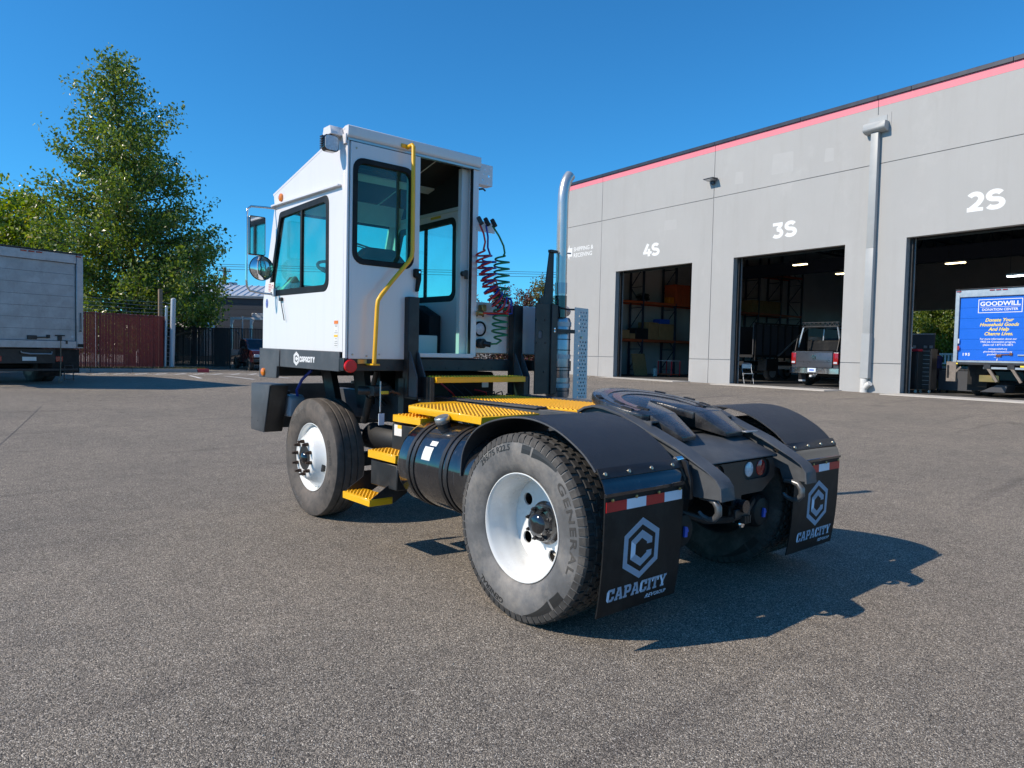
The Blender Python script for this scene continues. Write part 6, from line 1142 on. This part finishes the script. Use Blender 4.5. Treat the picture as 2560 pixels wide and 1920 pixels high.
gp2 = thing('gate_post', 'thinner grey gate post between the wooden post and the tall one', 'post', (4.40, 27.83, ZF)); MB().cyl((0, 0, -.1), (.05, 0, 2.45), .05, 16).build('tube', 'galv', gp2, smooth=True); MB().lathe([(2.45, .055), (2.49, .04), (2.5, 0)], (.05, 0, 0), 'z', 16).build('cap', 'galv', gp2, smooth=True)
for k in range(15): z = .3+k*.165; MB().tube([(.03, 0, z), (.14, -.05, z-.03+.03*(k % 2)), (.22, -.16, z)], .008, 6).build('wire_tie', 'galv', gp2, smooth=True)
wp_ = thing('wooden_post', 'weathered square wooden post rising above the red fence corner', 'post', (4.28, 28.05, ZF)); MB().box(-.07, -.07, -.1, .07, .07, 3.15).build('timber', 'wood_post', wp_, bev=.01); MB().box(-.074, -.02, 2.0, -.071, .02, 2.06).build('staple', 'galv', wp_)
# ---- metal shed, utility pole, trailer frame
MS = thing('metal_shed', 'dark sided metal shed with a pale ribbed roof beyond the fence', 'shed', (12.0, 49.0, gz(12, 49)), -.62)
L_, h = 9., 4.45
for k in range(11): MB().box(-2, -.03+.0, .05+k*.4, L_, .0, .05+k*.4+.385).build('siding_board', 'siding', MS, bev=.004)
MB().box(-2, .001, .0, L_, 7.9, 4.4).build('shed_core', 'siding', MS)
MB().box(-2.1, -.18, 4.42, L_, -.031, 4.58).build('gutter', 'frame_alu', MS, bev=.01)
rfm = MB().prism([(-.2, 4.6), (4.0, 5.65), (8.1, 4.6), (8.1, 4.55), (4.0, 5.58), (-.2, 4.55)], 'x', -2.2, L_).build('shed_roof', 'metal_roof', MS)
for k in range(23): x = -2.1+k*.48; MB().add([(x, -.2, 4.601), (x+.12, -.2, 4.601), (x+.12, 4, 5.651), (x, 4, 5.651), (x+.03, -.2, 4.66), (x+.09, -.2, 4.66), (x+.09, 4, 5.71), (x+.03, 4, 5.71)], [(4, 5, 6, 7), (0, 4, 7, 3), (1, 2, 6, 5), (0, 1, 5, 4)]).build('roof_rib', 'metal_roof', rfm)
UP = thing('utility_pole', 'utility pole with transformer cans standing behind the metal shed', 'pole', (17.3, 58.7, gz(17, 58))); MB().tube([(0, 0, 0), (0, 0, 7.7)], [.17, .13], 12).build('shaft', 'wood_post', UP, smooth=True)
for x in (-.35, .45, .8): MB().lathe([(5.6, 0), (5.6, .2), (6.45, .2), (6.5, .1), (6.5, 0)], (x, -.15, 0), 'z', 14).build('transformer', 'galv_light', UP, smooth=True)
MB().bar((-.5, 0, 7.4), (.5, 0, 7.4), .09, .1).build('crossarm', 'wood_post', UP)
for k in (-.4, 0.05, .4): MB().cyl((k, 0, 7.45), (k, 0, 7.65), .04, 8).build('insulator', 'galv', UP)
for i, z in enumerate((8.0, 7.8, 7.55)):
    w = MB().tube([(17.3-24+4*j, 58.7+18-3*j-.25*i, gz(17, 58)+z-.04+.012*(j-6)**2*.4) for j in range(21)], .018, 5).build('power_line', 'dark', None); tag(w, ('highest', 'middle', 'lowest')[i]+' thin power line crossing the sky beside the utility pole', 'wire', 'power lines over the shed')
TF = thing('trailer_frame', 'white open trailer frame above the black fence', 'trailer', (9.4, 34.6, gz(9, 34)), -.72)
for x in (0, 1.02, 2.6): MB().box(x-.05, -.05, .9, x+.05, .05, 2.45).build('upright', 'white', TF); MB().prism([(x+.05, 2.45), (x+.05, 2.2), (x+.16, 2.45)], 'y', -.04, .04).build('gusset', 'white', TF)
MB().box(-.05, -.06, 2.451, 2.65, .06, 2.56).build('top_rail', 'white', TF, bev=.01); MB().box(1.0, .1, 2.565, 2.0, .9, 2.8).build('roof_unit', 'galv_light', TF, bev=.02); MB().box(-.05, .0, .75, 2.65, 1.9, .899).build('bed', 'dark_metal', TF); MB().cyl((.5, .1, .37), (.5, .3, .37), .37, 20).build('wheel', 'rubber', TF, smooth=True); MB().cyl((1.9, .1, .37), (1.9, .3, .37), .37, 20).build('wheel', 'rubber', TF, smooth=True)
vp = thing('vent_pole', 'thin pale pipe standing in front of the white trailer frame', 'pole', (9.6, 33.6, gz(9, 33))); MB().cyl((0, 0, 0), (0, 0, 2.6), .035, 10).build('pipe', 'galv_light', vp, smooth=True); MB().bar((-.35, 0, 1.95), (-.15, 0, 1.65), .07, .05).build('arm', 'galv_light', vp)
ca = thing('parked_trailer_roof', 'white sloped vehicle roof showing above the black fence', 'trailer', (7.6, 40.0, gz(8, 40)), -.7); MB().prism([(-1.0, 0.5), (2.4, .5), (2.6, 2.0), (2.2, 2.55), (-.8, 2.35)], 'y', -.9, .9).build('body', 'white', ca, bev=.05, seg=2); MB().cyl((0, -.9, .4), (0, .9, .4), .4, 16).build('wheel', 'rubber', ca)

# ================================================================== trees
def leaf_mesh(cent, size, droop=.3, aspect=.62, flatn=None):
    n = len(cent); th = rng.uniform(0, 2*PI, n); ph = np.arccos(np.clip(rng.normal(.15, .55, n), -1, 1)); nrm = np.stack([np.sin(ph)*np.cos(th), np.sin(ph)*np.sin(th), np.cos(ph)], 1)
    if flatn is not None: nrm = nrm*.6+flatn*.8; nrm /= np.linalg.norm(nrm, axis=1)[:, None]
    ref = rng.normal(0, 1, (n, 3)); ref[:, 2] -= droop; a = ref-nrm*np.sum(ref*nrm, 1)[:, None]; a /= np.linalg.norm(a, axis=1)[:, None]; b = np.cross(nrm, a); s = size*rng.uniform(.6, 1.25, n)[:, None]
    fold = nrm*s*.12
    v = np.stack([cent-a*s*.5, cent+b*s*aspect*.5-a*s*.08+fold, cent+a*s*.55, cent-b*s*aspect*.5-a*s*.08+fold], 1).reshape(-1, 3)
    f = np.arange(n)[:, None]*4; f = np.concatenate([f+np.array([[0, 1, 2]]), f+np.array([[0, 2, 3]])]); return v, f
def mesh_np(name, v, f, m, parent, **kw):
    me = bpy.data.meshes.new(name); me.from_pydata(v.tolist(), [], f.tolist()); me.materials.append(M(m)); return put(name, me, parent, **kw)
def tree(name, label, base, H, prof, nclump, per, lsize, m, trunk_r=.18, lean=(0, 0), spread=.34, group=None, cat='tree', clump_elong=1.5, low=.12, zmin=.25):
    t = thing(name, label, cat, base, 0, group); tk = MB(); top = Vector((lean[0], lean[1], H*.96)); tk.tube([Vector((lean[0]*u*u, lean[1]*u*u, H*.96*u))+Vector((.08*math.sin(5*u), .06*math.cos(7*u), 0)) for u in np.linspace(0, 1, 14)], [trunk_r*(1-u*.93) for u in np.linspace(0, 1, 14)], 10)
    C_ = []; D_ = []; ga = 0
    for k in range(nclump):
        u = low+(1-low)*((k+.5)/nclump)**1.25; R = np.interp(u, [p[0] for p in prof], [p[1] for p in prof])*rng.uniform(.5, 1.28); ga += 2.39996+rng.normal(0, .25); a = ga
        s0 = max(.03, u-.035-.02*R); p0 = Vector((lean[0]*s0*s0, lean[1]*s0*s0, H*s0)); rise = rng.uniform(.05, .5)*R*(.6+.8*u); end = Vector((lean[0]*u*u+R*math.cos(a), lean[1]*u*u+R*math.sin(a), H*s0+rise)); mid = p0.lerp(end, .5)+Vector((0, 0, -.06*R))
        rr0 = trunk_r*.34*(1-s0)+.012; tk.tube([p0, mid, end], [rr0, rr0*.6, .007], 6)
        ncl = max(2, int(R*3.2))
        for j in range(ncl):
            w = .22+.78*(j+rng.uniform(.2, .9))/ncl; c = (p0.lerp(mid, w*2) if w < .5 else mid.lerp(end, w*2-1)); side_ = Vector((-math.sin(a), math.cos(a), 0))*rng.normal(0, .16*R*(1.15-w)+.12); C_.append(c+side_+Vector((0, 0, rng.normal(.05, .16)))); D_.append(Vector((math.cos(a), math.sin(a), .5 if w < .8 else .9)))
    tk.build('trunk', 'bark', t, smooth=True)
    cent = []
    for c, d in zip(C_, D_):
        n = int(per*rng.uniform(.5, 1.5)); ax = np.array(d.normalized()); q = np.clip(rng.normal(0, spread, (n, 3)), -1.7*spread, 1.7*spread); along = np.clip(rng.normal(0, spread*clump_elong, (n, 1)), -1.8*spread, 1.8*spread); cent.append(np.array(c)+q*np.array([1, 1, .75])+along*ax)
    cent = np.concatenate(cent); cent = cent[cent[:, 2] > np.where(cent[:, 0] > .3, zmin, min(zmin, .6))+rng.normal(0, .18, len(cent))]
    v, f = leaf_mesh(cent, lsize); mesh_np('crown', v, f, m, t); return t
# conical profile: (height fraction, radius)
tree('broadleaf_tree', 'tall dark green conical broadleaf tree behind the red fence', (4.45, 33.6, .3), 14.6, [(0, 2.2), (.10, 3.4), (.22, 3.8), (.38, 3.6), (.5, 3.3), (.65, 2.8), (.78, 2.1), (.88, 1.4), (.96, .75), (1, .3)], 165, 40, .175, 'leaf_big', .24, (-.6, .35), .25, 'trees behind the fences', low=.16, zmin=2.35)
tree('broadleaf_tree', 'low wide dark shrubby tree overhanging the black fence', (7.9, 36.0, .3), 7.0, [(0, 1.2), (.2, 2.3), (.5, 2.1), (.8, 1.4), (1, .5)], 44, 38, .18, 'leaf_big', .12, (.3, -.2), .28, 'trees behind the fences', low=.36, zmin=2.2)
tree('ash_tree', 'yellow-green feathery tree at the left edge behind the box truck', (-.6, 41.5, .3), 9.5, [(0, 1.2), (.25, 2.6), (.5, 3.4), (.75, 3.0), (.9, 1.9), (1, .6)], 75, 34, .25, 'leaf_yel', .2, (.2, 0), .28, 'trees behind the fences', low=.25)
tree('ash_tree', 'brighter yellow-green tree partly hidden by the tall conical tree', (1.4, 38.6, .3), 8.3, [(0, 1.0), (.3, 2.0), (.55, 2.4), (.8, 1.8), (1, .5)], 60, 36, .25, 'leaf_yel', .16, (.2, 0), .28, 'trees behind the fences', low=.25)
for i, (x, y, H, lab, m) in enumerate(((25.3, 31.9, 5.1, 'purple-leaved shrub left of the white cowl gap', 'leaf_purple'), (26.5, 30.9, 4.9, 'purple-leaved shrub nearest the black stack bracket', 'leaf_purple'), (27.6, 30.6, 5.8, 'golden-green shrub against the black stack bracket', 'leaf_gold'), (23.6, 33.2, 4.6, 'purple-leaved shrub behind the coiled hoses', 'leaf_purple'))):
    tree('shrub', lab, (x, y, .3), H, [(0, .6), (.4, 1.1), (.8, .9), (1, .3)], 46, 60, .15, m, .06, (0, 0), .2, 'shrubs behind the tractor', 'shrub')
for i, (n, t, H) in enumerate(((41, 25.5, 11.), (43, 29.5, 12.), (40, 22.0, 9.5), (45, 33.5, 11.))):
    x, y, _ = BW(n, t); tree('broadleaf_tree', ('leafy tree filling the rear doorway beside the blue truck', 'second leafy tree behind the rear doorway', 'leafy tree at the right of the rear doorway', 'far leafy tree left of the rear doorway')[i], (x, y, .3), H, [(0, 1.5), (.15, 3.2), (.5, 3.4), (.8, 2.4), (1, .6)], 90, 40, .26, 'leaf_back', .2, (0, 0), .36, 'trees behind the warehouse', low=.06)
# white railing seen through the rear doorway
rl = thing('white_railing', 'white picket railing outside the rear doorway', 'railing', BW(34.5, 18.5, .3), BYAW); MB().box(-.06, -5, 1.75, .06, 7, 1.9).build('top_rail', 'wall_white', rl); MB().box(-.06, -5, 1.05, .06, 7, 1.15).build('bottom_rail', 'wall_white', rl); MB().box(-.1, -5, 0, .1, 7, .9).build('low_wall', 'kerb', rl)
for k in range(50): MB().box(-.04, -4.9+k*.24, 1.151, .04, -4.8+k*.24, 1.749).build('picket', 'wall_white', rl)
for y in (-5, -1, 3, 7): MB().box(-.08, y-.08, .9, .08, y+.08, 2.0).build('post', 'wall_white', rl)
# pale service shed far behind the tractor, low in the gap
FW = thing('far_wall', 'low pale wall with a dark stripe far behind the tractor', 'wall', (21.5, 34.8, gz(21, 34)), -.65); MB().box(-4, 0, 0, 2.2, .2, 1.0).build('wall_face', 'kerb', FW, bev=.02); MB().box(-4, -.01, .75, 2.2, -.001, 1.0).build('wall_stripe', 'siding', FW)

# loose grit on the asphalt
pm = MB(); r_ = random.Random(11)
for k in range(420):
    a = r_.uniform(-.95, .75); d = 1.2+9*r_.random()**1.6; x = -3.77+d*math.sin(a+.71); y = -2.86+d*math.cos(a+.71); z = gz(x, y); s_ = r_.uniform(.002, .0065); b = r_.uniform(0, 6.28)
    v = [(x+s_*q*math.cos(b+i*2.09), y+s_*q*math.sin(b+i*2.09), z-.0005) for i, q in enumerate((1, 1.3, .9))]+[(x+.2*s_, y, z+s_*r_.uniform(.7, 1.2))]; pm.add(v, [(0, 1, 3), (1, 2, 3), (2, 0, 3)])
pmo = pm.build('gravel', 'pebble', None, kind='stuff'); pmo['label'] = 'loose grit scattered on the asphalt'
